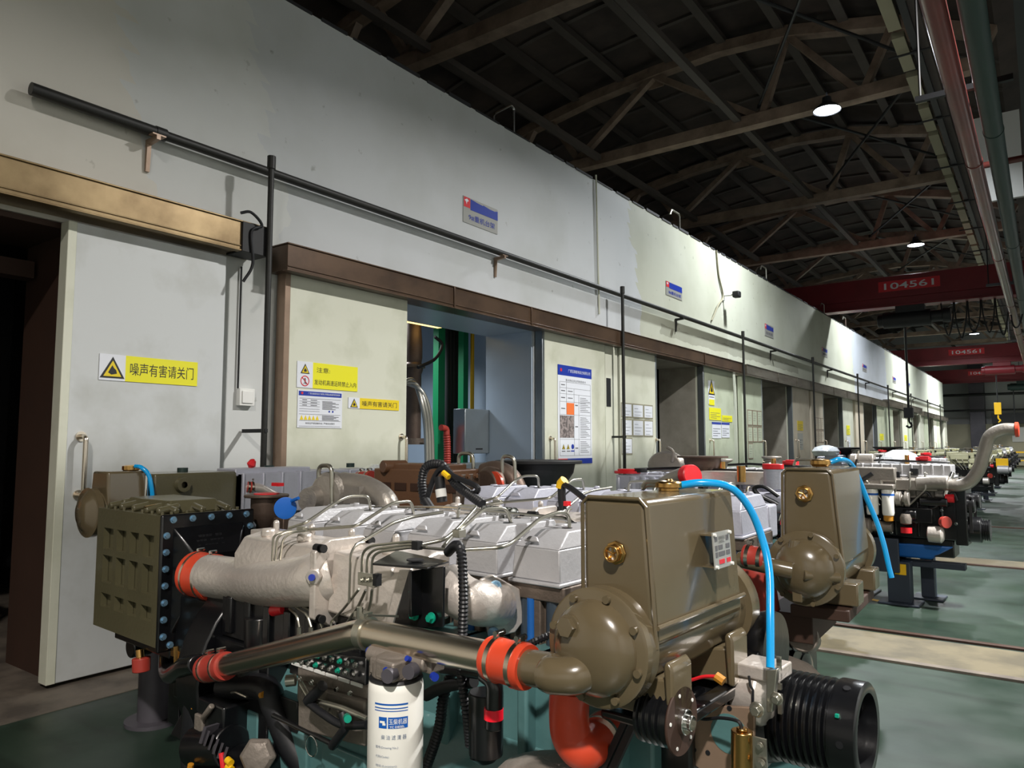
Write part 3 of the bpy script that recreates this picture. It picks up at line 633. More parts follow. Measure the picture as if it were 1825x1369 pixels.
# tall poster on the second door pair
a, b2 = (-5.174,8.162,2.602), (-5.174,9.051,2.592); z1 = a[2]; z0 = (-5.174,8.15,1.284)[2]; y0, y1 = a[1], b2[1]; H_ = z1-z0; W_ = y1-y0
s = plate('safety_poster', y0, y1, z0, z1, 'sign_white'); tag(s, 'tall safety poster with blue header and red-blue foot', 'poster')
plate('header_bar', y0, y1, z1-H_*.105, z1, 'sign_blue', s, DX+.0075)
plate('foot_bar_blue', y0+W_*.26, y1, z0, z0+H_*.055, 'sign_blue', s, DX+.0075); plate('foot_bar_red', y0, y0+W_*.26, z0, z0+H_*.055, 'sign_red', s, DX+.0075)
plate('risk_level_patch', y0+W_*.24, y0+W_*.46, z0+H_*.50, z0+H_*.62, 'sign_orange', s, DX+.0075)
plate('site_photo', y0+W_*.05, y0+W_*.45, z0+H_*.265, z0+H_*.49, 'photo_grey', s, DX+.0075)
part('poster_logo', s, 'sign_red', lambda b: b.cyl((DX+.0075, y0+W_*.09, z1-H_*.052), (DX+.009, y0+W_*.09, z1-H_*.052), H_*.018, 16))
txt('广西玉柴船电动力有限公司', (DX+.0075, y0+W_*.62, z1-H_*.052), YU, ZU, H_*.034, 'sign_white', s, width=W_*.66)
txt('重点岗位安全风险告知卡', (DX+.006, y0+W_*.52, z1-H_*.15), YU, ZU, H_*.026, 'ink_soft', s, width=W_*.6)
def posterlines(b):
    X0, X1 = DX+.006, DX+.0075
    def hl(za, ya, yb, t=.003): b.box((X0, y0+W_*ya, z0+H_*za-t/2), (X1, y0+W_*yb, z0+H_*za+t/2))
    def vl(ya, za, zb, t=.004): b.box((X0, y0+W_*ya-t/2, z0+H_*za), (X1, y0+W_*ya+t/2, z0+H_*zb))
    for za in (.83, .77, .71, .63, .50, .25, .085): hl(za, .05, .96)
    vl(.05, .085, .83); vl(.24, .5, .83); vl(.46, .085, .77); vl(.6, .085, .71); vl(.96, .085, .83)
    for zz in range(9): hl(.68-.018*zz, .64, .64+.3*(.6+.4*((zz*7) % 3)/2), .006)
    for zz in range(13): hl(.475-.017*zz, .64, .64+.3*(.6+.4*((zz*5) % 4)/3), .006)
    for zz in range(7): hl(.225-.018*zz, .64, .64+.3*(.6+.4*((zz*5) % 4)/3), .006)
    for za in (.8, .74, .67, .56): hl(za, .09, .2, .012)
    for za in (.74, .67): hl(za, .28, .42, .01)
    for za in (.6, .38, .16): hl(za, .49, .57, .014)
    for q in (.1, .24): hl(.13, q, q+.1, .012)
part('table_print', s, 'ink_soft', posterlines)
tri(s, y0+W_*.15, z0+H_*.175, H_*.05, DX+.0078); tri(s, y0+W_*.28, z0+H_*.175, H_*.05, DX+.0078)
part('mandatory_mark', s, 'sign_blue', lambda b: (b.cyl((DX+.006, y0+W_*.41, z0+H_*.175), (DX+.008, y0+W_*.41, z0+H_*.175), H_*.026, 18), b.box((DX+.006, y0+W_*.36, z0+H_*.125), (DX+.0078, y0+W_*.46, z0+H_*.137))))
# wall number plates
def numplate(y0, y1, z0, z1, label, torn=0, text='9#重机台架', far=False):
    x = WX+.008; W_ = y1-y0; H_ = z1-z0
    s = plate('test_cell_plate', y0, y1, z0, z1, 'sign_grey', None, x, .006); tag(s, label, 'sign')
    top = [(W_*.2, H_*.55), (W_, H_*.55), (W_, H_*(.97 if not torn else .92)), (W_*.9, H_*(.97 if not torn else .87)), (W_*.75, H_*(.97 if not torn else .88)), (W_*.57, H_*(.97 if not torn else .93)), (W_*.55, H_*(.97 if not torn else .9)), (W_*.4, H_*(.97 if not torn else .92)), (W_*.2, H_*.97)]
    part('blue_band', s, 'sign_blue', lambda b: b.prism(top, (x, y0, z0), YU, ZU, .002))
    lg = part('red_logo', s, 'sign_red', lambda b: b.prism([(.01, H_*.6), (W_*.19, H_*.6), (W_*.19, H_*.98), (.01, H_*.98)], (x, y0, z0), YU, ZU, .002))
    part('logo_mark', lg, 'sign_white', lambda b: (b.prism([(W_*.03, H_*.86), (W_*.1, H_*.93), (W_*.15, H_*.86), (W_*.1, H_*.8), (W_*.09, H_*.7), (W_*.07, H_*.8)], (x+.0018, y0, z0), YU, ZU, .0015)))
    if not far: txt(text, (x+.001, y0+W_*.53, z0+H_*.27), YU, ZU, H_*.24, 'sign_blue', s, width=W_*.76, bold=.006)
    else: part('lettering', s, 'ink_soft', lambda b: [b.box((x, y0+W_*(.15+.15*i), z0+H_*.18), (x+.002, y0+W_*(.25+.15*i), z0+H_*.38)) for i in range(5)] and None)
numplate((-5.29,6.344,4.4)[1], (-5.29,6.998,4.093)[1], (-5.29,6.998,4.093)[2], (-5.29,6.344,4.4)[2], 'torn blue and grey number plate on the wall, nearest one', 1)
numplate((-5.29,11.913,4.42)[1], (-5.29,12.617,4.151)[1], (-5.29,12.617,4.151)[2]+.02, (-5.29,11.913,4.42)[2], 'blue and white number plate on the greener wall left of the camera', 0, '8#重机台架')
for (p, q), lb in zip((((-5.29,17.529,4.415), (-5.29,18.212,4.118)), ((-5.29,23.045,4.444), (-5.29,23.701,4.17)), ((-5.29,29.002,4.469), (-5.29,29.776,4.202)), ((-5.29,35.519,4.483), (-5.29,36.337,4.219)), ((-5.29,39.848,4.506), (-5.29,40.519,4.331))),
        ['blue number plate with curling foot, right of the security camera', 'half-peeled number plate on the wall under the near crane', 'faded plate on the bluish wall patch', 'tiny far plate on the wall past the hanging hoist rope', 'last tiny plate on the far wall']):
    numplate(p[1], q[1], q[2], p[2], lb, 1, far=True)
# taped sheets on the sooty door
def sheet(y0, y1, z0, z1, label, grp, m='sign_white', fm='end_beige'):
    s = plate('paper_sheet', y0, y1, z0, z1, fm); tag(s, label, 'paper', grp)
    plate('sheet_face', y0+.02, y1-.02, z0+.02, z1-.02, m, s, DX+.0075)
    part('print', s, 'ink_soft', lambda b: [b.box((DX+.0075, y0+.06, z1-.08-.05*i), (DX+.0085, y0+.06+(y1-y0-.12)*(.5+.5*((i*3) % 4)/3), z1-.075-.05*i)) for i in range(4)] and None)
ys = [(-5.174,9.945,2.324)[1], (-5.174,10.319,2.345)[1], (-5.174,10.714,2.367)[1], (-5.174,11.067,2.387)[1]]
zr = [(-5.174,9.942,2.179)[2], (-5.174,9.935,1.933)[2], (-5.174,9.946,1.647)[2], (-5.174,9.975,1.369)[2]]
for r in range(3):
    for c in range(3 if r < 2 else 1):
        sheet(ys[c], ys[c+1]-.02, zr[r+1]+.02, zr[r], 'framed paper sheet on the sooty door, %s row, %s column' % (['top', 'middle', 'lowest'][r], ['left', 'middle', 'right'][c]), 'sheets on the sooty door')
for (u, m_, fm_, nm) in ((15.45, 'door_green', 'tan_plate', 'faded sheet on the pale green door right of the drop pipe'), (21.15, 'door_pink', 'tan_plate', 'pale sheet on the pinkish door left of the metal panel')):
    for r in range(3):
        for c in range(3 if r < 2 else 1):
            sheet(u+.3+.33*c, u+.3+.33*c+.31, 1.95-.36*r-.0, 1.95-.36*r+.34, nm+', '+['top', 'middle', 'bottom'][r]+' row '+['left', 'centre', 'right'][c], 'faded sheets '+('on the pale green door' if u < 18 else 'on the pinkish door'), m_, fm_)
# notices on the other doors
def simple_sign(name, y0, y1, z0, z1, m, label, bar=None):
    s = plate(name, y0, y1, z0, z1, m); tag(s, label, 'sign' if 'sign' in name else 'notice')
    if bar: plate('title_bar', y0, y1, z1-(z1-z0)*.14, z1, bar, s, DX+.0075)
    part('print', s, 'ink_soft', lambda b: [b.box((DX+.006, y0+(y1-y0)*.1, z0+(z1-z0)*(.15+.14*i)), (DX+.0075, y0+(y1-y0)*(.6+.3*(i % 2)), z0+(z1-z0)*(.18+.14*i))) for i in range(4)] and None)
    return s
s = simple_sign('warning_sign', (-5.174,13.51,2.793)[1], (-5.174,13.834,2.817)[1], (-5.174,13.539,2.312)[2], (-5.174,13.566,2.765)[2], 'sign_white', 'tall narrow sign with black and yellow triangle on the pale green door')
yy = (-5.174,13.675,2.643)[1]; tri(s, yy, (-5.174,13.675,2.643)[2], .3)
plate('yellow_field', yy-.14, yy+.14, (-5.174,13.655,2.296)[2], (-5.174,13.661,2.404)[2], 'sign_yellow', s, DX+.0076)
simple_sign('attention_sign', (-5.174,13.534,2.226)[1], (-5.174,14.162,2.229)[1], (-5.174,13.522,2.013)[2], (-5.174,13.536,2.248)[2], 'sign_yellow', 'yellow attention sign low on the pale green door')
simple_sign('noise_warning_sign', (-5.174,14.213,2.064)[1], (-5.174,14.793,2.081)[1], (-5.174,14.209,1.998)[2], (-5.174,14.217,2.12)[2], 'sign_yellow', 'small yellow noise sign at the right edge of the pale green door')
simple_sign('risk_notice', (-5.174,13.662,1.941)[1], (-5.174,14.144,1.952)[1], (-5.174,13.646,1.662)[2], (-5.174,13.664,1.973)[2], 'sign_white', 'white notice with blue bar on the pale green door, left one', 'sign_blue')
simple_sign('risk_notice', (-5.174,14.175,1.953)[1], (-5.174,14.62,1.963)[1], (-5.174,14.157,1.677)[2], (-5.174,14.177,1.975)[2], 'sign_white', 'white notice with blue bar on the pale green door, right one', 'sign_blue')
simple_sign('noise_warning_sign', 19.65, 20.2, 1.9, 2.15, 'sign_amber', 'dull yellow label on the pinkish door beyond the dark opening')
simple_sign('risk_notice', 19.65, 20.15, 1.4, 1.83, 'sign_grey', 'grey notice under the dull yellow label')
simple_sign('noise_warning_sign', 25.4, 25.9, 1.85, 2.15, 'sign_yellow', 'small yellow sign on a far cream door')
simple_sign('risk_notice', 25.4, 25.9, 1.3, 1.78, 'sign_white', 'lilac-white notice on a far cream door')
simple_sign('noise_warning_sign', 31.2, 32.0, 1.7, 1.95, 'sign_yellow', 'yellow label on the far door by the dark gap')
simple_sign('noise_warning_sign', 37.2, 38.0, 1.7, 1.95, 'sign_yellow', 'tiny yellow label on a distant door')

o = part('lintel_beam', None, 'brown_dark', lambda b: b.box((-6.0, .2, 2.74), (-5.85, 2.2, 2.86))); tag(o, 'brown beam under the top of the dark left doorway', 'beam')
# ---------------------------------------------------------------- inside the lit test cell
l = hall_light(-7.6, 6.8, 3.45, 75, .8, (.85, .93, 1.0)); 
o = part('cell_lamp', None, 'tube_glow', lambda b: b.box((-6.4,6.586,3.062), V3((-6.4,7.108,3.096), (.1, .05, .06)))); tag(o, 'glowing yellow strip lamp under the test cell ceiling', 'lamp')
ex = empty('exhaust_stack', (-6.7,7.024,2.964)); tag(ex, 'rusty vertical exhaust pipe with bolted flange inside the lit cell', 'pipe')
pz = ex.location.copy()
part('pipe', ex, 'turbo_hot', lambda b: b.lathe((0, 0, -1.4), (0, 0, 1), [(0, .11), (.9, .11), (.95, .13), (1.02, .13), (1.05, .11), (1.12, .12), (1.3, .12), (1.55, .1), (1.7, .07), (2.0, .07)], 20), label='brown heat-stained pipe')
part('flange', ex, 'cast_iron', lambda b: (b.cyl((0, 0, -.42), (0, 0, -.38), .16, 20), b.cyl((0, 0, -1.42), (0, 0, -1.34), .17, 20)))
o = part('flexible_hose', None, 'flex_hose', lambda b: [b.tube(smooth([V3((-6.2,6.364,2.278), (0, d, 0)), V3((-6.1,6.453,2.259), (d, 0, -d)), V3((-6,6.496,2.028), (0, d, 0)), V3((-6,6.57,1.694), (0, d, 0)), V3((-6,6.597,1.158), (0, d, 0))], 8), .028, 10) for d in (-.05, 0, .05)] and None); tag(o, 'bundle of silver flexible hoses bending down inside the lit cell', 'hose')
for (xx, ww, lb) in (((-6.9,7.76,3.068), .07, 'green steel post inside the lit cell, left one'), ((-6.9,8.293,3.132), .055, 'green steel post inside the lit cell, right one')):
    o = part('green_post', None, 'green_post', lambda b: b.box((xx[0]-.05, xx[1]-ww, 0), (xx[0]+.05, xx[1]+ww, 3.55))); tag(o, lb, 'post')
for i, px_ in enumerate(((-7.1,8.158,3.133), (-7.1,8.234,3.142), (-7.1,8.311,3.151), (-7.1,8.389,3.161), (-7.1,8.454,3.168))):
    o = part('black_cable', None, 'black_matt', lambda b: b.cyl((px_[0], px_[1], .1), (px_[0], px_[1], 3.5), .045, 10)); tag(o, ORD[i]+' from the left of the thick black cables between the green posts', 'cable', 'cables between the green posts')
o = part('yellow_gas_pipe', None, 'yellow', lambda b: b.cyl(((-6.9,8.503,3.157)[0], (-6.9,8.503,3.157)[1], 0), ((-6.9,8.503,3.157)[0], (-6.9,8.503,3.157)[1], 3.5), .03, 12)); tag(o, 'thin yellow vertical pipe in the lit cell', 'pipe')
o = part('sliding_leaf', None, 'blue_panel', lambda b: b.box((-7.15, (-7.1,8.931,3.225)[1], .0), (-7.05, (-7.1,9.751,3.323)[1], 3.2))); tag(o, 'pale blue inner panel with horizontal seams in the lit cell', 'panel')
part('frame', o, 'stainless', lambda b: (b.box((-7.04, (-7.04,9.7,3.311)[1]-.04, 0), (-7.0, (-7.04,9.7,3.311)[1]+.04, 3.2)), [b.box((-7.045, (-7.1,8.931,3.225)[1], z), (-7.03, (-7.1,9.751,3.323)[1], z+.02)) for z in (.9, 1.9, 2.85)]))
a = (-6,7.253,2.004); b2 = (-6,7.858,1.426); c_ = (-6,8.307,2.092)
cb = empty('control_cabinet', (-6.2, a[1], b2[2])); tag(cb, 'grey and black analyser cabinet inside the lit cell', 'cabinet')
Hc = a[2]-b2[2]
part('grey_case', cb, 'galv', lambda b: b.box((0, 0, 0), (.2, b2[1]-a[1], Hc)), .01)
bk = part('black_side', cb, 'black_matt', lambda b: b.box((0, b2[1]-a[1], 0), (.2, c_[1]-a[1], Hc)), .01)
part('status_light', bk, 'led', lambda b: b.cyl((.2, b2[1]-a[1]+.06, Hc*.62), (.206, b2[1]-a[1]+.06, Hc*.62), .012, 10))
part('fan_grille', bk, 'crane_dark', lambda b: b.cyl((.2, b2[1]-a[1]+.2, Hc*.2), (.21, b2[1]-a[1]+.2, Hc*.2), .09, 18))
part('slot', cb, 'black_matt', lambda b: b.box((.2, .22, .05), (.203, .36, .07)))
part('base_case', cb, 'galv', lambda b: b.box((-.05, 0, -b2[2]), (.2, c_[1]-a[1], -.12)), .01)
o = part('red_suction_hose', None, 'red_hose', lambda b: (b.corr([(-6.2,7.144,1.133), (-6.2,7.14,1.489), (-6.2,7.127,1.668)], .045, .03, .1), b.tube(smooth([(-6.2,7.127,1.668), (-6.2,7.116,1.739), (-6.2,7.018,1.759)], 6), .04, 12))); tag(o, 'ribbed red hose with elbow beside the green post', 'hose')
o = part('black_arc_hose', None, 'black_matt', lambda b: b.tube(smooth([(-6.5,6.904,2.532), (-6.5,7.224,2.671), (-6.5,7.367,2.873), (-6.5,7.221,2.97)], 8), .022, 10)); tag(o, 'curved black hose looping off the exhaust stack', 'hose')
# left dark room
sh = empty('storage_shelf', (-6.6, .9, 0)); tag(sh, 'dim metal storage rack in the dark left room', 'shelf')
for z in (.55, 1.15, 1.75): part('shelf_board', sh, 'galv', lambda b: b.box((-.5, -.7, z), (.3, 1.0, z+.05)))
for dx in (-.48, .25):
    for dy in (-.68, .95): part('upright', sh, 'galv', lambda b: b.box((dx, dy, 0), (dx+.05, dy+.05, 2.1)))
o = part('cardboard_box', None, 'cardboard', lambda b: b.box((-6.95, .75, 1.2), (-6.4, 1.55, 1.68)), .01); tag(o, 'brown cardboard box on the rack in the dark left room', 'box')
o = part('cardboard_box', None, 'dark_panel', lambda b: b.box((-6.95, .8, .6), (-6.4, 1.6, 1.02)), .01); tag(o, 'dark carton on the lower rack shelf in the dark room', 'box')
# gauge panel in the second opening and metal panels standing in the far ones
o = part('gauge_panel', None, 'galv', lambda b: b.box((-6.3, (-6.2,13.53,1.456)[1], (-6.2,13.523,1.29)[2]), (-6.2, (-6.2,14.817,1.449)[1], (-6.2,13.534,1.567)[2])), .01); tag(o, 'steel instrument panel with round gauges in the second opening', 'instrument panel')
y0 = (-6.2,13.53,1.456)[1]; y1 = (-6.2,14.817,1.449)[1]; zc = ((-6.2,13.523,1.29)[2]+(-6.2,13.534,1.567)[2])/2
part('gauge_window', o, 'black_matt', lambda b: b.box((-6.2, y0+.06, zc-.07), (-6.195, y1-.06, zc+.07)))
for i in range(4): part('gauge', o, 'stand_grey', lambda b: b.cyl((-6.196, y0+(y1-y0)*(.17+.22*i), zc), (-6.18, y0+(y1-y0)*(.17+.22*i), zc), .05, 16))

# ================================================================ NEAREST ENGINE
X_ = (1, 0, 0); Y_ = (0, 1, 0); NX = (-1, 0, 0); NY = (0, -1, 0)
E1 = empty('marine_engine', (-1.5, 1.98, 0), ang(-3.6))
tag(E1, 'nearest large diesel engine with olive header tank, aluminium elbow and white fuel filter', 'engine', None)
ROT = None
# crankcase
def crank(b):
    b.box((-1.15, -.26, .42), (.72, .30, .97)); b.box((-1.15, -.34, .35), (.72, .38, .62))
    for i in range(7): x = -1.12+.29*i; b.box((x, -.30, .45), (x+.035, .34, .97))
    b.prism([(-.34, .62), (-.26, .74), (.3, .74), (.38, .62)], (-1.15, 0, 0), Y_, (0, 0, 1), 1.87)
part('crankcase', E1, 'teal', crank, .008)
part('dark_side_panel', E1, 'black_paint', lambda b: (b.box((-1.15, -.325, .80), (-.12, -.262, .985)), b.box((-1.15, -.35, .36), (-.78, -.262, .80)), [b.box((-1.1+.13*k, -.34, .82), (-1.06+.13*k, -.32, .96)) for k in range(8)]) and None, .006)  # black panel put in to darken the upper crankcase side
part('oil_pan', E1, 'teal', lambda b: b.hexa([(-1.05, -.2, .17), (.6, -.2, .17), (.6, .24, .17), (-1.05, .24, .17)], [(-1.1, -.28, .36), (.7, -.28, .36), (.7, .32, .36), (-1.1, .32, .36)]), .01)
part('inspection_cover', E1, 'teal', lambda b: [b.box((-1.05+.3*i, -.355, .40), (-.83+.3*i, -.335, .58)) for i in range(6)], .006)
part('dark_flywheel_block', E1, 'black_paint', lambda b: (b.cyl((-1.32, 0, .62), (-1.15, 0, .62), .42, 32), b.box((-1.32, -.3, .3), (-1.15, .3, .95))), .01)  # black block at the flywheel end, added to give a dark zone
# cylinder heads and valve covers
HX = [.19-.236*(5-i) for i in range(6)]
def head(b, x):
    a, c, z0, z1 = x-.012, x+.19, .92, 1.14
    b.box((a+.012, -.125, z0), (c-.012, .2, z1-.02)); 
    for p in ((a, a+.022), (a+.09, a+.116), (c-.022, c)): b.box((p[0], -.145, z0), (p[1], -.12, z1-.03))
    b.box((a, -.148, z1-.045), (c, .21, z1)); b.box((a, -.15, z0), (c, .21, z0+.03))
    b.box((c-.016, -.145, z0), (c, -.11, z1)); b.box((c-.016, -.02, z0), (c, .02, z1)); b.box((c-.016, .17, z0), (c, .21, z1))
def headw(b, x):
    a, c, z0, z1 = x-.012, x+.19, .945, 1.10
    for q in (a+.056, a+.152): b.cyl((q, -.114, z0), (q, -.114, z1), .031, 14)
    for q in (-.06, .1): b.cyl((c-.012, q, z0), (c-.012, q, z1), .04, 14)
def cover(b, x):
    a, c = x, x+.178; z0 = 1.14; F, B = -.15, .2
    # stepped flange then a domed body with sloping shoulder at the front
    b.box((a-.008, F-.01, z0), (c+.008, B+.01, z0+.012))
    ring = lambda m_, f_, z: [(a+m_, F+f_, z), (c-m_, F+f_, z), (c-m_, B-m_, z), (a+m_, B-m_, z)]
    b.hexa(ring(0, 0, z0+.012), ring(.006, .006, z0+.105))
    b.hexa(ring(.006, .006, z0+.105), ring(.022, .075, z0+.152))
    b.prism([(-.028, 0), (.028, 0), (.014, .022), (-.014, .022)], (x+.07, F+.012, z0+.118), X_, (0, .5, .6), .012)
    b.cyl((x+.05, .04, z0+.15), (x+.05, .04, z0+.158), .02, 16); b.cyl((x+.13, .1, z0+.15), (x+.13, .1, z0+.165), .013, 12)
def cover_hole(b, x):
    b.cyl((x+.105, -.01, 1.289), (x+.105, -.01, 1.2935), .017, 18); b.cyl((x+.03, .13, 1.289), (x+.03, .13, 1.2935), .013, 14)
COV = []
for i, x in enumerate(HX):
    h = part('cylinder_head', E1, 'cast_iron', lambda b: head(b, x), .004)
    part('head_liner', h, 'window_blue', lambda b: headw(b, x))
    if i > 3: part('blue_tube', h, 'blue_paint', lambda b: b.cyl((x+.068, -.142, .95), (x+.068, -.142, 1.098), .013, 12), label='bright blue tube')
    c = part('valve_cover', E1, 'cover_silver', lambda b: cover(b, x), .012); COV.append(c)
    part('cover_hole', c, 'rubber', lambda b: cover_hole(b, x))
# rear rail and exhaust manifold behind the covers
part('exhaust_manifold', E1, 'cover_silver', lambda b: (b.box((-1.0, .24, 1.1), (.36, .36, 1.24)), [b.box((HX[i]+.03, .2, 1.08), (HX[i]+.14, .26, 1.2)) for i in range(6)], [b.box((HX[i]-.02, .23, 1.06), (HX[i], .37, 1.26)) for i in range(6)]) and None, .01)
part('fuel_rail_pipe', E1, 'chrome', lambda b: b.tube([(-0.904,0.15,1.279), (-0.369,0.15,1.308), (0.18,0.15,1.301), (0.248,0.15,1.268)], .007, 8, .02))
# intake manifold
def intake(b):
    b.prism([(-.30, 1.0), (-.34, 1.05), (-.34, 1.13), (-.30, 1.19), (-.2, 1.21), (-.145, 1.2), (-.145, .99)], (-1.05, 0, 0), Y_, (0, 0, 1), .98)
    for i in range(4): x = -1.0+.236*i; b.box((x, -.16, 1.02), (x+.13, -.14, 1.2)); b.cyl((x+.06, -.26, 1.19), (x+.06, -.26, 1.225), .028, 14); b.cyl((x+.02, -.2, 1.2), (x+.02, -.2, 1.25), .012, 10)
    b.hexa([(-.42, -.37, 1.0), (-.1, -.35, .98), (-.1, -.2, .98), (-.42, -.2, 1.0)], [(-.40, -.36, 1.2), (-.14, -.33, 1.17), (-.14, -.2, 1.17), (-.40, -.2, 1.2)])
part('intake_manifold', E1, 'cast_alu', intake, .014)
part('intake_flange', E1, 'cast_alu', lambda b: b.prism([(-.42, .985), (-.42, 1.2), (-.36, 1.235), (-.22, 1.235), (-.18, 1.2), (-.18, .985), (-.25, .955), (-.36, .955)], (-.445, 0, 0), Y_, (0, 0, 1), .03), .005)
for (a, z) in ((-.40, 1.21), (-.40, .985), (-.2, 1.215), (-.2, .98)):
    part('flange_bolt', E1, 'black_matt', lambda b: (b.cyl((-.415, a, z), (-.395, a, z), .014, 12), b.cyl((-.4, a, z), (-.44, a, z), .014, 12)))
# aluminium elbow from the charge-air cooler
EL = smooth([(-1.36,-0.271,1), (-1.125,-0.26,1.007), (-0.795,-0.32,1.045), (-0.586,-0.345,1.077), (-0.491,-0.34,1.098), (-0.457,-0.31,1.109)], 8)
part('air_elbow', E1, 'cast_alu', lambda b: b.tube(EL, .08, 28, radii=[.086+.016*max(0, (i-len(EL)*.6)/(len(EL)*.4)) for i in range(len(EL))]), .0, label='cast aluminium air elbow')
elb = part('sensor_boss', E1, 'cast_alu', lambda b: (b.cyl(V3((-0.47,-0.4,1.127), (0, .06, 0)), (-0.419,-0.425,1.12), .028, 6), b.cyl(V3((-0.723,-0.3,1.147), (0, 0, -.03)), (-0.723,-0.3,1.157), .022, 6)), .003)
part('boss_plug', elb, 'sign_blue', lambda b: b.cyl((-0.422,-0.423,1.119), V3((-0.412,-0.43,1.121), (0, -.004, 0)), .011, 12), label='blue plug')
def coupling(p, q, r, parent, m='orange_hose', name='hose_coupling', axis=None):
    p = Vector(p); q = Vector(q); L = (q-p).length; 
    o = part(name, parent, m, lambda b: b.lathe(p, q-p, [(0, r), (0, r+.007), (L*.12, r+.010), (L*.2, r+.007), (L*.8, r+.007), (L*.9, r+.010), (L, r+.007), (L, r)], 32))
    for t in (.22, .78):
        c = part('hose_clamp', o, 'stainless', lambda b: (b.lathe(p+(q-p)*t-(q-p).normalized()*.006, q-p, [(0, r+.006), (0, r+.0105), (.012, r+.0105), (.012, r+.006)], 32)))
        a, u, v = basis(q-p); up = (Vector((0, 0, 1))-a*a.z).normalized(); sd = a.cross(up)
        c0 = p+(q-p)*t+up*(r+.018)
        part('clamp_screw', o, 'chrome', lambda b: (b.cyl(c0-sd*.018, c0+sd*.014, .007, 8), b.box(c0-Vector((.008, .008, .008)), c0+Vector((.008, .008, .003)))))
    return o
coupling((-1.47,-0.278,0.998), (-1.33,-0.255,0.991), .086, E1)
# charge-air cooler (intercooler): lx -2.30..-1.62, ly -.35..+.06, z .66..1.235
x0, x1, y0, y1, z0, z1 = -2.30, -1.64, -.35, .06, .67, 1.235
IC = part('charge_air_cooler', E1, 'olive', lambda b: b.box((x0, y0+.03, z0), (x1, y1, z1-.02)), .004, label='olive green charge-air cooler')
def face(b):
    # plate with a grid of pockets: solid strips around the openings
    xs = [x0, x0+.075, x0+.185, x0+.225, x0+.325, x0+.365, x0+.455, x0+.50, x0+.605, x1]
    zs = [z0, z0+.10, z0+.165, z0+.215, z0+.345, z0+.375, z0+.475, z1]
    for j in range(len(zs)-1):
        for i in range(len(xs)-1):
            if j in (1, 3, 5) and i in (1, 3, 5, 7): continue
            b.box((xs[i], y0, zs[j]), (xs[i+1]+.0001, y0+.028, zs[j+1]+.0001))
part('pocket_plate', IC, 'olive', face)
def topcover(b):
    b.box((x0+.01, y0+.01, z1-.02), (x1-.01, y1-.01, z1+.0)); b.hexa([(x0+.09, y0+.07, z1), (x1-.09, y0+.07, z1), (x1-.09, y1-.07, z1), (x0+.09, y1-.07, z1)], [(x0+.12, y0+.1, z1+.055), (x1-.12, y0+.1, z1+.055), (x1-.12, y1-.09, z1+.055), (x0+.12, y1-.09, z1+.055)])
    for t in (.12, .3, .5, .7, .88):
        x = x0+(x1-x0)*t; b.cyl((x, y0+.02, z1+.012), (x, y0+.12, z1+.03), .017, 12)
    for t in (.2, .5, .8): y = y0+(y1-y0)*t; b.cyl((x1-.12, y, z1+.03), (x1-.02, y, z1+.012), .015, 12); b.cyl((x0+.02, y, z1+.012), (x0+.12, y, z1+.03), .015, 12)
part('top_cover', IC, 'olive', topcover, .006)
part('cover_bolts', IC, 'olive', lambda b: [b.cyl((x0+.04+.097*i, yy, z1), (x0+.04+.097*i, yy, z1+.014), .008, 10) for i in range(7) for yy in (y0+.025, y1-.025)] + [b.cyl((x1-.025, y0+.06+.07*i, z1), (x1-.025, y0+.06+.07*i, z1+.014), .008, 10) for i in range(5)] and None)
part('brass_plug', IC, 'brass', lambda b: b.cyl((x1-.2, y0+.1, z1+.03), (x1-.2, y0+.02, z1+.018), .013, 12))
# black end tank on the +x face
part('end_tank', IC, 'black_paint', lambda b: (b.box((x1, y0-.005, z0-.02), (x1+.022, y1+.03, z1+.005)),
    b.hexa([(x1+.02, y0+.045, z0+.05), (x1+.02, y1-.02, z0+.05), (x1+.02, y1-.02, z1-.05), (x1+.02, y0+.045, z1-.05)], [(x1+.12, y0+.10, z0+.24), (x1+.12, y1-.10, z0+.24), (x1+.12, y1-.10, z1-.17), (x1+.12, y0+.10, z1-.17)]),
    b.cyl((x1+.08, -.16, z0+.315), (-1.45,-0.273,0.994), .084, 28)), .008, label='glossy black cast end tank')
part('cast_lettering', IC, 'rubber', lambda b: [b.box((x1+.05+.0, y0+.13+.016*i, z1-.10-.02*j), (x1+.062+.014*j, y0+.142+.016*i, z1-.09-.02*j)) for i in range(8) for j in range(3) if (i*3+j) % 5] and None)
bp = []
for i in range(5): bp.append((y0+.045+.088*i, z1-.018))
for i in range(7): bp.append((y0+.018, z1-.085-.072*i))
for i in range(5): bp.append((y1+.008, z1-.075-.09*i))
for i in range(5): bp.append((y0+.05+.085*i, z0+.008))
for (yy, zz) in bp:
    part('flange_bolt', IC, 'blue_bolt', lambda b: b.bolt((x1+.022, yy, zz), X_, .0105, .012))
part('mount_frame', IC, 'black_paint', lambda b: (b.box((x0+.1, y0+.06, z0-.06), (x1, y1, z0-.0)), b.cyl((x0+.18, y0+.1, z0-.10), (x0+.18, y0+.2, z0-.10), .05, 16), b.tube([(x1-.2, -.2, z0-.04), (x1-.12, -.24, z0-.14), (x1+.1, -.33, z0-.1), (-1.2, -.44, .70), (-1.05, -.47, .74)], .036, 16, .08)), .006)
part('drain_neck', IC, 'brass', lambda b: (b.cyl((-1.902,-0.3,0.609), (-1.893,-0.3,0.575), .018, 12), b.cyl((-1.56,-0.3,0.682), (-1.549,-0.3,0.604), .012, 8), b.box(V3((-1.607,-0.3,0.641), (0, 0, -.006)), V3((-1.503,-0.3,0.659), (0, .02, .006)))))
part('drain_cap', IC, 'red_hose', lambda b: b.cyl((-1.882,-0.3,0.577), (-1.876,-0.3,0.516), .04, 20, .038), .004, label='dull red rubber cap')
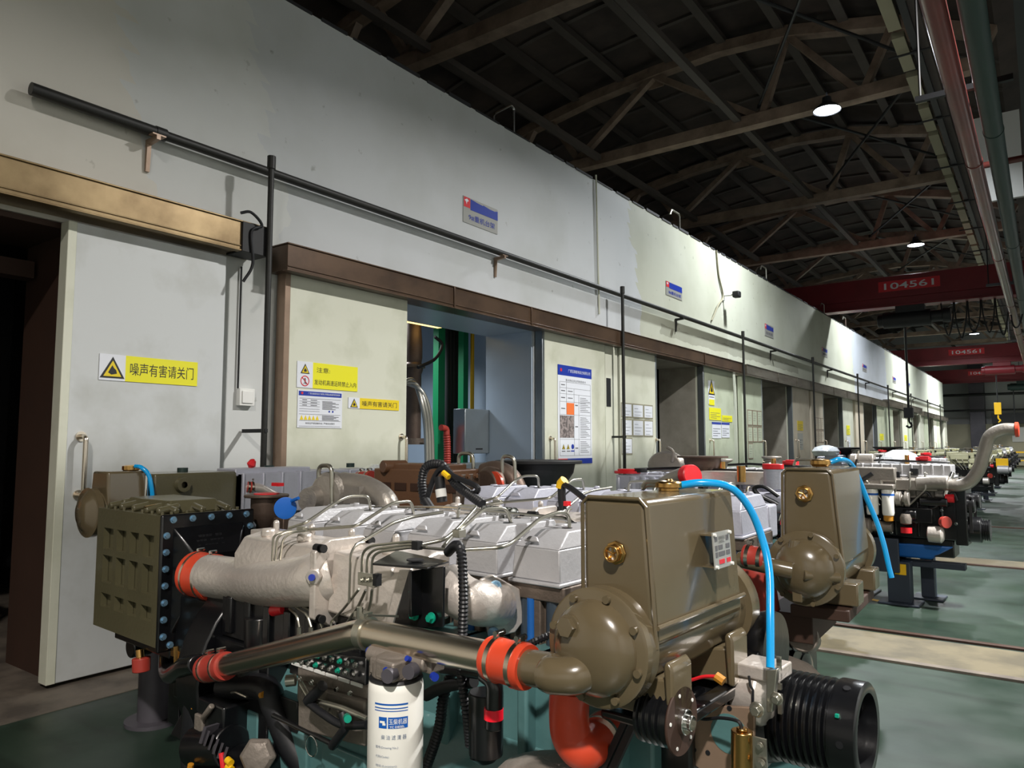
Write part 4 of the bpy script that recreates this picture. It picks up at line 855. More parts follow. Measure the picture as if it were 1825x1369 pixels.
part('support_leg', IC, 'black_paint', lambda b: b.box((x1-.12, y0+.12, .30), (x1-.02, y1, z0)), .006)
# stainless water pipe
PL = (-0.881,-0.47,0.763); PM = (0.055,-0.6,1.054); PR = (0.501,-0.58,1.062)
sp = part('water_pipe', E1, 'stainless', lambda b: b.tube([PL, PM, PR], .0375, 28, .05, seg=8), label='polished stainless water pipe with a bend')
part('pipe_clamp', sp, 'zinc', lambda b: (b.lathe(V3(PM, (-.002, 0, 0)), Vector(PR)-Vector(PM), [(0, .038), (0, .043), (.024, .043), (.024, .038)], 28), b.box(V3(PM, (-.03, -.01, .04)), V3(PM, (.012, .02, .052))), b.cyl(V3(PM, (-.012, -.004, .035)), V3(PM, (-.012, -.004, .065)), .009, 8)))
coupling((-1.012,-0.46,0.728), (-0.839,-0.475,0.774), .040, E1, 'red_hose')
coupling((0.482,-0.58,1.063), (0.593,-0.58,1.061), .041, E1)
# header tank with its oil/water cooler barrel
ya, yb = -.50, -.05; zc = 1.122; xc = .745
def tank(b):
    X0, X1a, X1b, zt, zb = .685, .845, .865, 1.433, 1.13
    A = [(X0, ya, zb), (X1b, ya, zb), (X1a, ya, zt), (X0, ya, zt)]; B = [(x, yb, z) for x, y, z in A]
    b.hexa([A[0], A[1], B[1], B[0]], [A[3], A[2], B[2], B[3]])
T = part('header_tank', E1, 'khaki', tank, .014, label='glossy olive-brown header tank')
def rim(b):
    X0, X1a, X1b, zt, zb = .685, .845, .865, 1.433, 1.13
    b.tube([(X0, ya, zb), (X0, ya, zt-.015), (X0+.015, ya, zt), (X1a-.015, ya, zt), (X1a, ya, zt-.015), (X1b, ya, zb)], .0045, 8)
    b.tube([(X1b+.003, ya, 1.172), (X1b+.003, yb, 1.172)], .0055, 8)
part('weld_seam', T, 'khaki', rim)
part('cooler_barrel', T, 'khaki', lambda b: b.cyl((xc, -.5, zc), (xc, .01, zc), .106, 40), label='round cooler barrel under the tank')
part('end_flange', T, 'khaki', lambda b: b.lathe((xc, -.545, zc), Y_, [(0, .118), (.004, .124), (.022, .124), (.026, .119), (.03, .119), (.05, .124), (.054, .119)], 44))
part('far_end_cover', T, 'khaki', lambda b: b.lathe((xc, .0, zc), Y_, [(0, .124), (.05, .124), (.055, .12), (.08, .1), (.11, .06), (.12, .01)], 44))
def dome(b):
    b.lathe((xc, -.545, zc), NY, [(0, .100), (.018, .096), (.034, .08), (.046, .055), (.052, .012)], 40)
    b.cyl((xc-.035, -.56, zc+.045), (xc-.037, -.605, zc+.047), .021, 6); b.cyl((xc-.035, -.56, zc+.045), (xc-.036, -.592, zc+.046), .026, 16)
    # outlet elbow sweeping to the left and a lower boss
    b.tube(smooth([(xc-.01, -.54, zc-.035), (xc-.02, -.585, zc-.05), (xc-.07, -.605, zc-.055), (0.666,-0.59,1.068), (0.582,-0.58,1.061)], 7), .0385, 26)
part('end_dome', T, 'khaki', dome, .003, label='domed end cover with outlet elbow')
for k in range(8):
    t = 2*PI*(k+.62)/8
    part('dome_bolt', T, 'khaki', lambda b: (b.cyl((xc+math.cos(t)*.109, -.545, zc+math.sin(t)*.109), (xc+math.cos(t)*.109, -.555, zc+math.sin(t)*.109), .0085, 12)))
    if k == 0: pass
def sight(c, parent, k_=1.):
    c = Vector(c); k0 = k_; o = part('sight_glass', parent, 'brass', lambda b: (b.lathe(c, NY, [(0, .03*k0), (.004, .03*k0), (.006, .022*k0), (.02, .022*k0), (.021, .018*k0), (.012, .016*k0)], 8, ends=False), b.lathe(c, NY, [(.013, .0215*k0), (.022, .0215*k0), (.022, .0165*k0), (.013, .0165*k0)], 28, ends=False), b.cyl(c, c+Vector((0, -.010, 0)), .018*k0, 20)), .001, label='brass sight glass')
    for k in range(5):
        t = 2*PI*k/5+.3; part('glass_spoke', o, 'brass', lambda b: b.tube([c+Vector((0, -.013, 0)), c+Vector((math.cos(t)*.016, -.015, math.sin(t)*.016))], .0022, 6))
    part('sight_disc', o, 'white_plastic', lambda b: b.cyl(c+Vector((0, -.009, 0)), c+Vector((0, -.0105, 0)), .0155, 18))
sight((0.772,-0.502,1.317), T, .86)
# name plate standing off the tank side
def qs(y, z, d=0.): return (.845+(1.433-z)/(1.433-1.13)*.02+d, y, z)
yn0, yn1, zn0, zn1 = -.262, -.168, 1.262, 1.345
npl = part('name_plate', T, 'sign_grey', lambda b: b.hexa([qs(yn0, zn0, .030), qs(yn1, zn0, .030), qs(yn1, zn1, .030), qs(yn0, zn1, .030)], [qs(yn0, zn0, .033), qs(yn1, zn0, .033), qs(yn1, zn1, .033), qs(yn0, zn1, .033)]), label='small data plate held off the tank side')
part('plate_bracket', npl, 'khaki', lambda b: (b.box(qs(yn0+.002, zn1-.008), qs(yn1-.002, zn1-.004, .03)), b.box(qs(yn0+.002, zn0+.003), qs(yn1-.002, zn0+.006, .03))))
part('plate_rivets', npl, 'white_plastic', lambda b: [b.cyl(qs(a, z, .033), qs(a, z, .039), .004, 10) for a in (yn0+.005, yn1-.005) for z in (zn0+.005, zn1-.005)] and None)
def pl_box(b, a0, a1, c0, c1):
    b.hexa([qs(yn0+(yn1-yn0)*a0, zn0+(zn1-zn0)*c0, .0331), qs(yn0+(yn1-yn0)*a1, zn0+(zn1-zn0)*c0, .0331), qs(yn0+(yn1-yn0)*a1, zn0+(zn1-zn0)*c1, .0331), qs(yn0+(yn1-yn0)*a0, zn0+(zn1-zn0)*c1, .0331)], [qs(yn0+(yn1-yn0)*p, zn0+(zn1-zn0)*q, .034) for p, q in ((a0, c0), (a1, c0), (a1, c1), (a0, c1))])
part('data_fields', npl, 'ink_soft', lambda b: (pl_box(b, .26, .5, .52, .64), pl_box(b, .7, .92, .52, .64), pl_box(b, .26, .62, .34, .46), pl_box(b, .7, .92, .34, .46), pl_box(b, .08, .2, .5, .64), pl_box(b, .08, .2, .32, .46), pl_box(b, .74, .88, .74, .88), pl_box(b, .08, .22, .76, .88)))
part('red_fields', npl, 'sign_red', lambda b: (pl_box(b, .26, .56, .12, .24), pl_box(b, .7, .92, .12, .24)))
def place_txt(s_, yf, zf, h, w, m='ink'):
    y = yn0+(yn1-yn0)*yf; z = zn0+(zn1-zn0)*zf; txt(s_, qs(y, z, .0335), Y_, (0, 0, 1), h, m, npl, width=w)
place_txt('发电机组', .46, .84, .009, .036); place_txt('DIESEL', .45, .73, .005, .03)
# filler cap, small pipes and overflow hose
cap = part('filler_cap', T, 'brass', lambda b: b.lathe((0.742,-0.2,1.433), (0, 0, 1), [(0, .026), (.008, .026), (.009, .034), (.02, .034), (.024, .03), (.026, .012), (.03, .01)], 24), .001, label='brass filler cap')
part('cap_lever', cap, 'zinc', lambda b: (b.tube([(0.679,-0.22,1.441), (0.687,-0.22,1.453), (0.734,-0.22,1.457), (0.752,-0.21,1.452)], .006, 8, .01), b.tube([(0.667,-0.2,1.434), (0.679,-0.2,1.443), (0.716,-0.2,1.445)], .005, 8, .01)))
part('overflow_hose', T, 'blue_hose', lambda b: b.tube(smooth([(0.762,-0.19,1.446), (0.816,-0.17,1.454), (0.871,-0.13,1.444), (0.903,-0.09,1.393), (0.926,-0.07,1.317), (0.949,-0.09,1.241), (0.967,-0.14,1.146), (0.979,-0.18,1.042)], 8), .0095, 12), label='bright blue overflow hose')
for fy in (-.425, -.12):
    part('tank_foot', T, 'khaki', lambda b: (b.hexa([(.70, fy-.035, .975), (.885, fy-.035, .975), (.885, fy+.035, .975), (.70, fy+.035, .975)], [(.70, fy-.03, 1.04), (.868, fy-.03, 1.06), (.868, fy+.03, 1.06), (.70, fy+.03, 1.04)]), b.prism([(.868, .975), (.885, .975), (.885, 1.085), (.872, 1.10), (.862, 1.09)], (0, fy+.045, 0), X_, (0, 0, 1), .09)), .006, label='cast saddle foot')
part('tank_carrier', E1, 'black_paint', lambda b: (b.box((.70, -.40, .945), (.74, .02, .972)), b.box((.84, -.46, .945), (.88, .02, .972)), b.box((.70, -.46, .945), (.88, -.41, .965)), b.cyl((.86, .0, .945), (.86, .0, .82), .03, 12)), .006)
part('carrier_bolt', E1, 'blue_bolt', lambda b: (b.bolt((0.729,-0.42,0.971), (0, 0, -1), .013, .016), b.bolt((0.845,-0.42,0.981), (0, 0, -1), .013, .016), b.bolt((.9, -.02, .93), NY, .012, .012)))
# orange lower hose elbow
oh = part('lower_hose', E1, 'orange_hose', lambda b: b.tube(smooth([(xc-.10, -.49, zc-.10), (0.616,-0.46,0.948), (0.615,-0.45,0.885), (0.635,-0.43,0.853), (0.632,-0.36,0.853), (0.617,-0.3,0.855)], 8), .046, 28), label='orange-red silicone elbow hose')
part('hose_clamp', oh, 'stainless', lambda b: (b.lathe((0.639,-0.375,0.859), Vector((0.617,-0.3,0.855))-Vector((0.639,-0.375,0.859)), [(0, .046), (0, .05), (.014, .05), (.014, .046)], 28)))
part('pump_housing', E1, 'cast_grey', lambda b: (b.lathe((0.539,-0.42,0.742), (0, 0, 1), [(-.1, .16), (.0, .16), (.03, .13), (.05, .08), (.055, .03)], 36), b.cyl((0.618,-0.32,0.854), (0.587,-0.15,0.805), .05, 20)), .004)
# front end: timing case, belts, pulleys
part('timing_case', E1, 'black_paint', lambda b: (b.box((.60, -.2, .45), (.74, .32, 1.05)), b.box((.70, -.22, .50), (.80, .25, .95)), b.cyl((.72, 0, .86), (.86, 0, .86), .16, 28)), .01)
def grooved(b, p, axis, r, n, pitch, flange=.0):
    prof = [(0, r*.6), (0, r+flange)]
    for i in range(n):
        d = .006+i*pitch; prof += [(d, r), (d+pitch*.25, r*.9), (d+pitch*.5, r*.9), (d+pitch*.75, r)]
    d = .006+n*pitch; prof += [(d, r+flange), (d+.008, r+flange)]
    b.lathe(p, axis, prof, 44); return d
def bigpulley(b):
    c = Vector((0.939,0,0.883)); 
    grooved(b, c, X_, .108, 8, .0165)
    L = .006+8*.0165; q = c+Vector((L, 0, 0))
    b.lathe(q, X_, [(0, .1), (.002, .112), (.055, .112), (.058, .108), (.058, .088), (.01, .085), (.0, .03)], 44, ends=False)
pu = part('drive_pulley', E1, 'black_paint', bigpulley, label='black multi-groove drive pulley')
c = Vector((0.939,0,0.883)); 
part('pulley_holes', pu, 'rubber', lambda b: [b.cyl(c+Vector((.165, -.1125*math.cos(t), .1125*math.sin(t))), c+Vector((.165, -.1135*math.cos(t), .1135*math.sin(t))), .0085, 14) for t in (.0, 1.2, -1.2, 2.4)] and None)
part('pulley_hub', pu, 'black_paint', lambda b: (b.cyl(c+Vector((.08, 0, 0)), c+Vector((.165, 0, 0)), .035, 20), [b.cyl(c+Vector((.13, .062*math.cos(t), .062*math.sin(t))), c+Vector((.16, .062*math.cos(t), .062*math.sin(t))), .009, 6) for t in (0, 1.05, 2.1, 3.14, 4.2, 5.2)]) and None)
part('crank_damper', E1, 'black_paint', lambda b: (b.lathe(V3(c, (-.10, .02, .0)), X_, [(0, .14), (.02, .15), (.05, .15), (.06, .13), (.09, .12)], 44), b.lathe(V3(c, (-.09, .08, .13)), X_, [(0, .09), (.03, .1), (.05, .095)], 32)))
part('paint_mark', pu, 'green_bolt', lambda b: b.box(c+Vector((.155, -.105, .055)), c+Vector((.163, -.097, .062))))
def altp(b):
    p = Vector((0.799,-0.43,0.971)); grooved(b, p, X_, .058, 4, .015)
ap = part('belt_pulley', E1, 'black_paint', altp, label='black grooved idler pulley')
pc = Vector((0.879,-0.43,0.973))
part('pulley_disc', ap, 'brown_dark', lambda b: b.lathe(pc, X_, [(0, .02), (0, .068), (.003, .0695), (.006, .068), (.006, .02)], 44), label='brown steel disc with small holes')
part('disc_hub', ap, 'chrome', lambda b: (b.cyl(pc+Vector((.004, 0, 0)), pc+Vector((.018, 0, 0)), .026, 28), b.cyl(pc+Vector((.016, 0, 0)), pc+Vector((.03, 0, 0)), .016, 20)), .002)
part('disc_holes', ap, 'white_plastic', lambda b: [b.cyl(pc+Vector((.006, .055*math.cos(t), .055*math.sin(t))), pc+Vector((.0075, .055*math.cos(t), .055*math.sin(t))), .004, 8) for t in (.6, 1.8, 3.0, 4.2, 5.4)] and None)
for k in range(2):
    d = .022*k
    part('drive_belt', E1, 'belt', lambda b: (b.hexa([V3((0.749,-0.4,0.988), (d, 0, 0)), V3((0.765,-0.4,0.989), (d, 0, 0)), V3((0.765,-0.4,0.989), (d, .014, 0)), V3((0.749,-0.4,0.988), (d, .014, 0))], [V3((0.645,-0.4,0.784), (d, 0, 0)), V3((0.664,-0.4,0.787), (d, 0, 0)), V3((0.664,-0.4,0.787), (d, .014, 0)), V3((0.645,-0.4,0.784), (d, .014, 0))])))
# brackets and plate with holes
bplate = part('front_plate', E1, 'tan_plate', lambda b: b.hexa([(0.789,-0.2,0.789), (0.935,-0.2,0.73), V3((0.935,-0.2,0.73), (0, .012, 0)), V3((0.789,-0.2,0.789), (0, .012, 0))], [(0.803,-0.2,0.928), (0.948,-0.2,0.952), V3((0.948,-0.2,0.952), (0, .012, 0)), V3((0.803,-0.2,0.928), (0, .012, 0))]), .002, label='bronze-tinted mounting plate')
part('plate_hole', bplate, 'rubber', lambda b: [b.cyl(p, V3(p, (0, -.0015, 0)), .006, 12) for p in ((0.833,-0.2,0.919), (0.797,-0.2,0.822), (0.832,-0.2,0.824), (0.888,-0.2,0.938))] and None)
part('plate_window', bplate, 'teal', lambda b: b.cyl((0.886,-0.2,0.88), V3((0.886,-0.2,0.88), (0, -.0015, 0)), .045, 24))
sol = part('stop_solenoid', E1, 'brass', lambda b: (b.cyl((0.943,-0.27,0.805), (0.946,-0.27,0.922), .0235, 24), b.cyl((0.946,-0.27,0.922), (0.946,-0.27,0.928), .012, 16)), .002, label='gold-coloured stop solenoid')
part('solenoid_bracket', sol, 'zinc', lambda b: (b.box(V3((0.973,-0.27,0.849), (-.004, 0, -.01)), V3((0.995,-0.27,0.915), (.004, .006, 0))), b.bolt((0.987,-0.275,0.901), NY, .006, .006), b.bolt((0.988,-0.275,0.864), NY, .008, .008)))
part('solenoid_lead', sol, 'rubber', lambda b: b.tube(smooth([(0.946,-0.27,0.925), (0.937,-0.27,0.94), (0.893,-0.26,0.934), (0.852,-0.25,0.919), (0.827,-0.25,0.918)], 6), .004, 6))
alt = part('alternator', E1, 'cast_alu', lambda b: (b.lathe((0.854,-0.08,0.945), X_, [(0, .04), (.01, .068), (.07, .072), (.085, .06), (.1, .04)], 32), b.box((0.88,-0.14,0.995), V3((0.98,-0.14,1.026), (0, .1, .0)))), .004, label='cast alternator body')
part('alternator_fan', alt, 'zinc', lambda b: [b.box(V3((0.971,-0.12,0.979), (0, 0, .06*math.cos(k*.4))), V3((0.976,-0.12,0.98), (.004, .01, .06*math.cos(k*.4)+.012))) for k in range(8)] and None)
part('alternator_split', alt, 'rubber', lambda b: b.tube([(0.92,-0.16,1.008), (0.923,-0.16,0.986), (0.929,-0.16,0.977), (0.928,-0.16,0.949)], .003, 6))
part('bracket_arm', E1, 'zinc', lambda b: (b.hexa([(0.976,-0.2,1.04), (1.002,-0.2,1.048), V3((1.002,-0.2,1.048), (0, .02, 0)), V3((0.976,-0.2,1.04), (0, .02, 0))], [(0.975,-0.2,0.948), (0.988,-0.2,0.951), V3((0.988,-0.2,0.951), (0, .02, 0)), V3((0.975,-0.2,0.948), (0, .02, 0))]), b.bolt((1,-0.2,0.984), NY, .01, .012), b.bolt((0.962,-0.22,0.957), NY, .012, .014)), .002)
part('terminal_lead', E1, 'red_plastic', lambda b: b.tube(smooth([(0.818,-0.25,1), (0.85,-0.25,1.014), (0.887,-0.25,1.021)], 5), .004, 6))
part('terminal_boot', E1, 'amber', lambda b: b.tube([(0.879,-0.25,1.021), (0.898,-0.25,1.012)], .011, 8))
part('silver_heat_shield', E1, 'cast_grey', lambda b: b.box((0.805,0.06,0.963), V3((0.883,0.06,1.02), (0, .1, 0))), .01)
part('front_support', E1, 'black_paint', lambda b: (b.box((.5, -.3, 0.3), (.62, .34, .5))), .01)
# second elbow: intake to the last cylinder
def elbow2(b):
    b.tube(smooth([(0.099,-0.33,1.148), (0.158,-0.34,1.122), (0.195,-0.31,1.102), (0.18,-0.2,1.077)], 6), .062, 24)
part('intake_elbow', E1, 'cast_alu', elbow2, label='smooth cast intake elbow')
fl = (0.191,-0.2,1.075)
part('elbow_flange', E1, 'cast_alu', lambda b: b.prism([(-.07, .085), (-.03, .095), (.06, .045), (.075, -.05), (.045, -.08), (-.04, -.085), (-.06, 0)], V3(fl, (-.005, 0, 0)), (.35, .94, 0), (0, 0, 1), .014), .004)
part('flange_bolt', E1, 'blue_bolt', lambda b: b.bolt(V3((0.205,-0.24,1.14), (0, 0, 0)), (.5, -.8, 0), .012, .014))
part('flange_bolt', E1, 'blue_bolt', lambda b: b.bolt(V3((0.197,-0.24,1.007), (0, 0, 0)), (.5, -.8, 0), .012, .014))
# filter carrier: black folded bracket with top plate
BK = part('filter_bracket', E1, 'black_paint', lambda b: (b.hexa([(-0.011,-0.52,1.212), (0.211,-0.52,1.223), (0.152,-0.38,1.217), (-0.066,-0.38,1.228)], [V3(p, (0, 0, .006)) for p in ((-0.011,-0.52,1.212), (0.211,-0.52,1.223), (0.152,-0.38,1.217), (-0.066,-0.38,1.228))]),
    b.hexa([(0.011,-0.46,1.035), (0.207,-0.46,1.065), V3((0.207,-0.46,1.065), (0, .01, 0)), V3((0.011,-0.46,1.035), (0, .01, 0))], [(0.073,-0.46,1.197), (0.209,-0.46,1.224), V3((0.209,-0.46,1.224), (0, .01, 0)), V3((0.073,-0.46,1.197), (0, .01, 0))]),
    b.hexa([(0.119,-0.5,1.086), (0.13,-0.5,1.087), V3((0.13,-0.5,1.087), (0, .08, 0)), V3((0.119,-0.5,1.086), (0, .08, 0))], [(0.117,-0.5,1.207), (0.128,-0.5,1.208), V3((0.128,-0.5,1.208), (0, .08, 0)), V3((0.117,-0.5,1.207), (0, .08, 0))])), .002, label='black folded bracket with a square top plate')
part('plate_hole', BK, 'dark_room', lambda b: b.cyl(V3((0.089,-0.45,1.224), (0, 0, .003)), V3((0.089,-0.45,1.224), (0, 0, .0065)), .024, 20))
part('bracket_web', BK, 'cast_alu', lambda b: b.hexa([(-0.029,-0.45,1.04), (0,-0.45,1.044), V3((0,-0.45,1.044), (0, .01, 0)), V3((-0.029,-0.45,1.04), (0, .01, 0))], [(0.025,-0.45,1.194), (0.067,-0.45,1.198), V3((0.067,-0.45,1.198), (0, .01, 0)), V3((0.025,-0.45,1.194), (0, .01, 0))]))
for p in ((0.107,-0.465,1.147), (0.108,-0.465,1.084), (0.173,-0.465,1.086)): part('green_bolt', BK, 'green_bolt', lambda b: b.bolt(p, NY, .010, .012))
part('strap_bar', BK, 'zinc', lambda b: b.hexa([V3(PM, (-.01, 0, .045)), V3(PM, (.015, 0, .045)), V3((0.07,-0.5,1.079), (.01, 0, 0)), (0.042,-0.5,1.075)], [V3(PM, (-.01, 0, .05)), V3(PM, (.015, 0, .05)), V3((0.07,-0.5,1.079), (.01, 0, .006)), V3((0.042,-0.5,1.075), (0, 0, .006))]))
# fuel filter
fc = Vector((0.207,-0.62,0.984)); 
FF = part('fuel_filter', E1, 'white_paint', lambda b: b.lathe((fc.x, fc.y, fc.z-.34), (0, 0, 1), [(0, .03), (.0, .055), (.02, .068), (.31, .068), (.325, .066), (.33, .062)], 40), label='white spin-on fuel filter canister')
part('filter_rim', FF, 'rubber', lambda b: b.lathe((fc.x, fc.y, fc.z-.012), (0, 0, 1), [(0, .064), (.004, .067), (.009, .064)], 40))
part('filter_head', FF, 'cast_grey', lambda b: (b.lathe((fc.x, fc.y, fc.z-.004), (0, 0, 1), [(0, .060), (.03, .058), (.045, .05), (.055, .03)], 28), b.box((fc.x-.05, fc.y-.045, fc.z), (fc.x+.03, fc.y+.0, fc.z+.04)), b.box((fc.x-.01, fc.y-.06, fc.z), (fc.x+.055, fc.y+.01, fc.z+.045)), b.cyl((fc.x-.09, fc.y-.01, fc.z+.035), (fc.x+.09, fc.y+.02, fc.z+.035), .02, 14), b.box((fc.x+.02, fc.y+.02, fc.z+.01), (fc.x+.10, fc.y+.07, fc.z+.055)), b.tube([(fc.x-.085, fc.y, fc.z+.03), (fc.x-.085, fc.y, fc.z-.12), (fc.x-.07, fc.y+.03, fc.z-.17)], .012, 10, .02)), .005)
part('head_plug', FF, 'stand_grey', lambda b: (b.cyl((fc.x+.045, fc.y-.05, fc.z+.02), (fc.x+.052, fc.y-.075, fc.z+.02), .017, 16), b.cyl((fc.x+.085, fc.y-.02, fc.z+.03), (fc.x+.092, fc.y-.045, fc.z+.03), .017, 16)))
part('blue_cap', FF, 'sign_blue', lambda b: (b.cyl((fc.x+.03, fc.y-.055, fc.z+.028), (fc.x+.034, fc.y-.064, fc.z+.028), .007, 10), b.cyl((fc.x-.095, fc.y-.01, fc.z+.04), (fc.x-.085, fc.y-.01, fc.z+.04), .010, 10), b.cyl((fc.x+.11, fc.y+.02, fc.z+.01), (fc.x+.122, fc.y+.015, fc.z+.01), .010, 10), b.cyl((fc.x+.07, fc.y-.02, fc.z+.05), (fc.x+.07, fc.y-.03, fc.z+.055), .007, 10)))
# label print wrapped on the canister; t0 is the angle of the label middle
def wrap(b, t0, a0, a1, zA, zB, r=.0685):
    n = max(2, int(abs(a1-a0)/.006)); vs = []; 
    for i in range(n+1):
        t = t0+(a0+(a1-a0)*i/n)/r; vs += [(fc.x+math.cos(t)*r, fc.y+math.sin(t)*r, zA), (fc.x+math.cos(t)*r, fc.y+math.sin(t)*r, zB)]
    b.add(vs, [(2*i, 2*i+2, 2*i+3, 2*i+1) for i in range(n)])
T0 = -1.02
part('blue_stripes', FF, 'label_blue', lambda b: (wrap(b, T0, -.035, .05, fc.z-.055, fc.z-.051), wrap(b, T0, -.035, .05, fc.z-.063, fc.z-.0605), wrap(b, T0, -.035, .05, fc.z-.069, fc.z-.067)))
part('blue_badges', FF, 'label_blue', lambda b: (wrap(b, T0, -.022, -.001, fc.z-.108, fc.z-.082), wrap(b, T0, .002, .05, fc.z-.108, fc.z-.082)))
part('badge_mark', FF, 'white_paint', lambda b: (wrap(b, T0, -.019, -.006, fc.z-.096, fc.z-.091, .0688), wrap(b, T0, -.012, -.004, fc.z-.101, fc.z-.096, .0688)))
def ftxt(s_, a0, z, h, wd, m, bold=.004): txt(s_, (0, 0, z), X_, (0, 0, 1), h, m, FF, width=wd, align='LEFT', bold=bold, wrapcyl=((fc.x, fc.y), .0689, T0+a0/.0689))
ftxt('玉柴机器', .004, fc.z-.092, .013, .044, 'white_paint', 0); ftxt('YC DIESEL', .006, fc.z-.104, .005, .036, 'white_paint', .01)
ftxt('柴 油 滤 清 器', -.015, fc.z-.128, .011, .062, 'label_grey'); ftxt('图号(Drawing No.):', -.030, fc.z-.152, .007, .058, 'label_grey'); ftxt('代码(Code):', -.030, fc.z-.173, .007, .036, 'label_grey')
ftxt('地址:(Location):', -.030, fc.z-.194, .007, .055, 'label_grey'); ftxt('Made in China', -.030, fc.z-.213, .006, .036, 'label_grey')
# oil separator canister with red band
osp = part('oil_separator', E1, 'black_paint', lambda b: (b.cyl((0.354,-0.45,0.774), (0.354,-0.45,0.928), .043, 24, .045), b.cyl((0.354,-0.45,0.774), (0.358,-0.45,0.755), .043, 24, .02), b.tube([(0.423,-0.5,0.867), (0.427,-0.5,0.978), (0.39,-0.5,0.991)], .021, 16, .03), b.tube([(0.39,-0.5,0.991), (0.153,-0.4,0.934)], .016, 12)), .003, label='tall black separator canister')
part('red_band', osp, 'red_band', lambda b: b.cyl((0.423,-0.5,0.891), (0.423,-0.5,0.916), .0235, 20), label='bright red tape band')
# corrugated looms
part('wiring_loom', E1, 'rubber', lambda b: b.corr([(0.147,-0.38,1.246), (0.216,-0.42,1.276), (0.265,-0.45,1.265), (0.293,-0.47,1.163), (0.29,-0.47,1.063), (0.277,-0.46,0.96), (0.288,-0.45,0.862), (0.273,-0.42,0.765)], .0125, .010, .12, 10))
part('wiring_loom', E1, 'rubber', lambda b: b.corr([(0.157,-0.36,0.941), (0.134,-0.38,0.846), (0.117,-0.38,0.759), (0.058,-0.38,0.623)], .0145, .010, .12, 10))
part('wiring_loom', E1, 'rubber', lambda b: b.corr([(0.487,-0.45,1.064), (0.522,-0.45,1.083), (0.55,-0.42,1.098)], .0085, .008, .15, 8))
part('wiring_loom', E1, 'rubber', lambda b: (b.corr([(-0.71,0.35,1.293), (-0.729,0.35,1.384), (-0.702,0.35,1.452), (-0.617,0.35,1.463), (-0.566,0.35,1.424), (-0.517,0.35,1.379), (-0.331,0.3,1.315)], .019, .014, .1, 10), b.tube(smooth([(-0.689,0.33,1.29), (-0.63,0.33,1.411), (-0.58,0.33,1.448), (-0.514,0.33,1.415), (-0.388,0.33,1.378), (-0.413,0.33,1.35), (-0.498,0.33,1.387)], 6), .012, 8)))
lm = part('loom_connector', E1, 'rubber', lambda b: (b.tube([(-0.593,0.32,1.413), (-0.575,0.32,1.309)], .022, 10), b.tube([(-0.676,0.32,1.311), (-0.634,0.32,1.27)], .02, 10)))
part('white_label', lm, 'white_plastic', lambda b: b.tube([(-0.585,0.32,1.362), (-0.578,0.32,1.329)], .0235, 12))
part('yellow_clip', lm, 'yellow', lambda b: b.tube([(-0.56,0.31,1.432), (-0.527,0.31,1.413)], .012, 8))
sn = part('sensor_lead', E1, 'rubber', lambda b: (b.tube(smooth([(0.184,0.12,1.419), (0.239,0.1,1.404), (0.327,0.05,1.375)], 5), .010, 8), b.tube([(0.182,0.12,1.414), (0.182,0.12,1.377), (0.186,0.12,1.334)], .014, 10)))
part('yellow_clip', sn, 'yellow', lambda b: b.tube([(0.194,0.12,1.431), (0.18,0.12,1.419), (0.177,0.12,1.404)], .0165, 10))
part('red_clip', sn, 'red_plastic', lambda b: b.box((0.203,0.1,1.348), V3((0.219,0.1,1.363), (0, .02, 0))))
# injection lines (front bundles) and high pressure lines over the covers
IL = [[(-0.754,-0.36,1.131), (-0.751,-0.36,1.221), (-0.734,-0.33,1.235), (-0.726,-0.3,1.237)], [(-0.733,-0.36,1.133), (-0.726,-0.36,1.219), (-0.709,-0.33,1.235), (-0.691,-0.3,1.236)], [(-0.705,-0.36,1.136), (-0.691,-0.36,1.215), (-0.682,-0.33,1.235), (-0.64,-0.3,1.241)],
      [(-0.262,-0.4,1.055), (-0.258,-0.4,1.211), (-0.266,-0.37,1.235), (-0.27,-0.34,1.235)], [(-0.18,-0.42,1.148), (-0.176,-0.42,1.221), (-0.14,-0.42,1.244), (0.023,-0.4,1.269), (0.059,-0.4,1.264)], [(-0.156,-0.42,1.151), (-0.152,-0.42,1.214), (-0.119,-0.42,1.236), (0.023,-0.4,1.261), (0.082,-0.4,1.259)], [(-0.132,-0.42,1.15), (-0.129,-0.42,1.212), (-0.098,-0.42,1.231), (0.035,-0.4,1.254), (0.158,-0.36,1.251), (0.195,-0.36,1.256)]]
for p in IL: part('injection_line', E1, 'zinc', lambda b: b.tube(p, .0042, 8, .03))
HL = [[(-0.774,-0.28,1.238), (-0.699,-0.26,1.262), (-0.703,-0.12,1.329), (-0.68,-0.08,1.351), (-0.636,-0.02,1.35), (-0.646,0,1.287)],
      [(-0.721,-0.28,1.234), (-0.433,-0.24,1.267), (-0.405,-0.1,1.34), (-0.395,-0.02,1.342), (-0.401,0,1.285)],
      [(-0.309,-0.34,1.223), (-0.313,-0.3,1.236), (-0.313,-0.18,1.281), (-0.315,-0.08,1.295), (-0.27,0.02,1.306)],
      [(0.004,-0.36,1.252), (0.054,-0.3,1.266), (0.03,-0.22,1.289), (0.003,-0.1,1.348), (-0.173,0,1.334), (-0.178,0,1.289)],
      [(0.089,-0.34,1.252), (0.073,-0.3,1.268), (0.028,-0.2,1.287), (0.032,-0.1,1.342), (0.061,-0.02,1.341), (0.064,0,1.288)],
      [(0.195,-0.36,1.256), (0.276,-0.3,1.263), (0.264,-0.24,1.268), (0.274,-0.12,1.329), (0.297,-0.04,1.346), (0.297,0,1.328), (0.297,0,1.28)]]
for p in HL: part('overhead_fuel_line', E1, 'zinc', lambda b: b.tube(p, .0058, 10, .022))
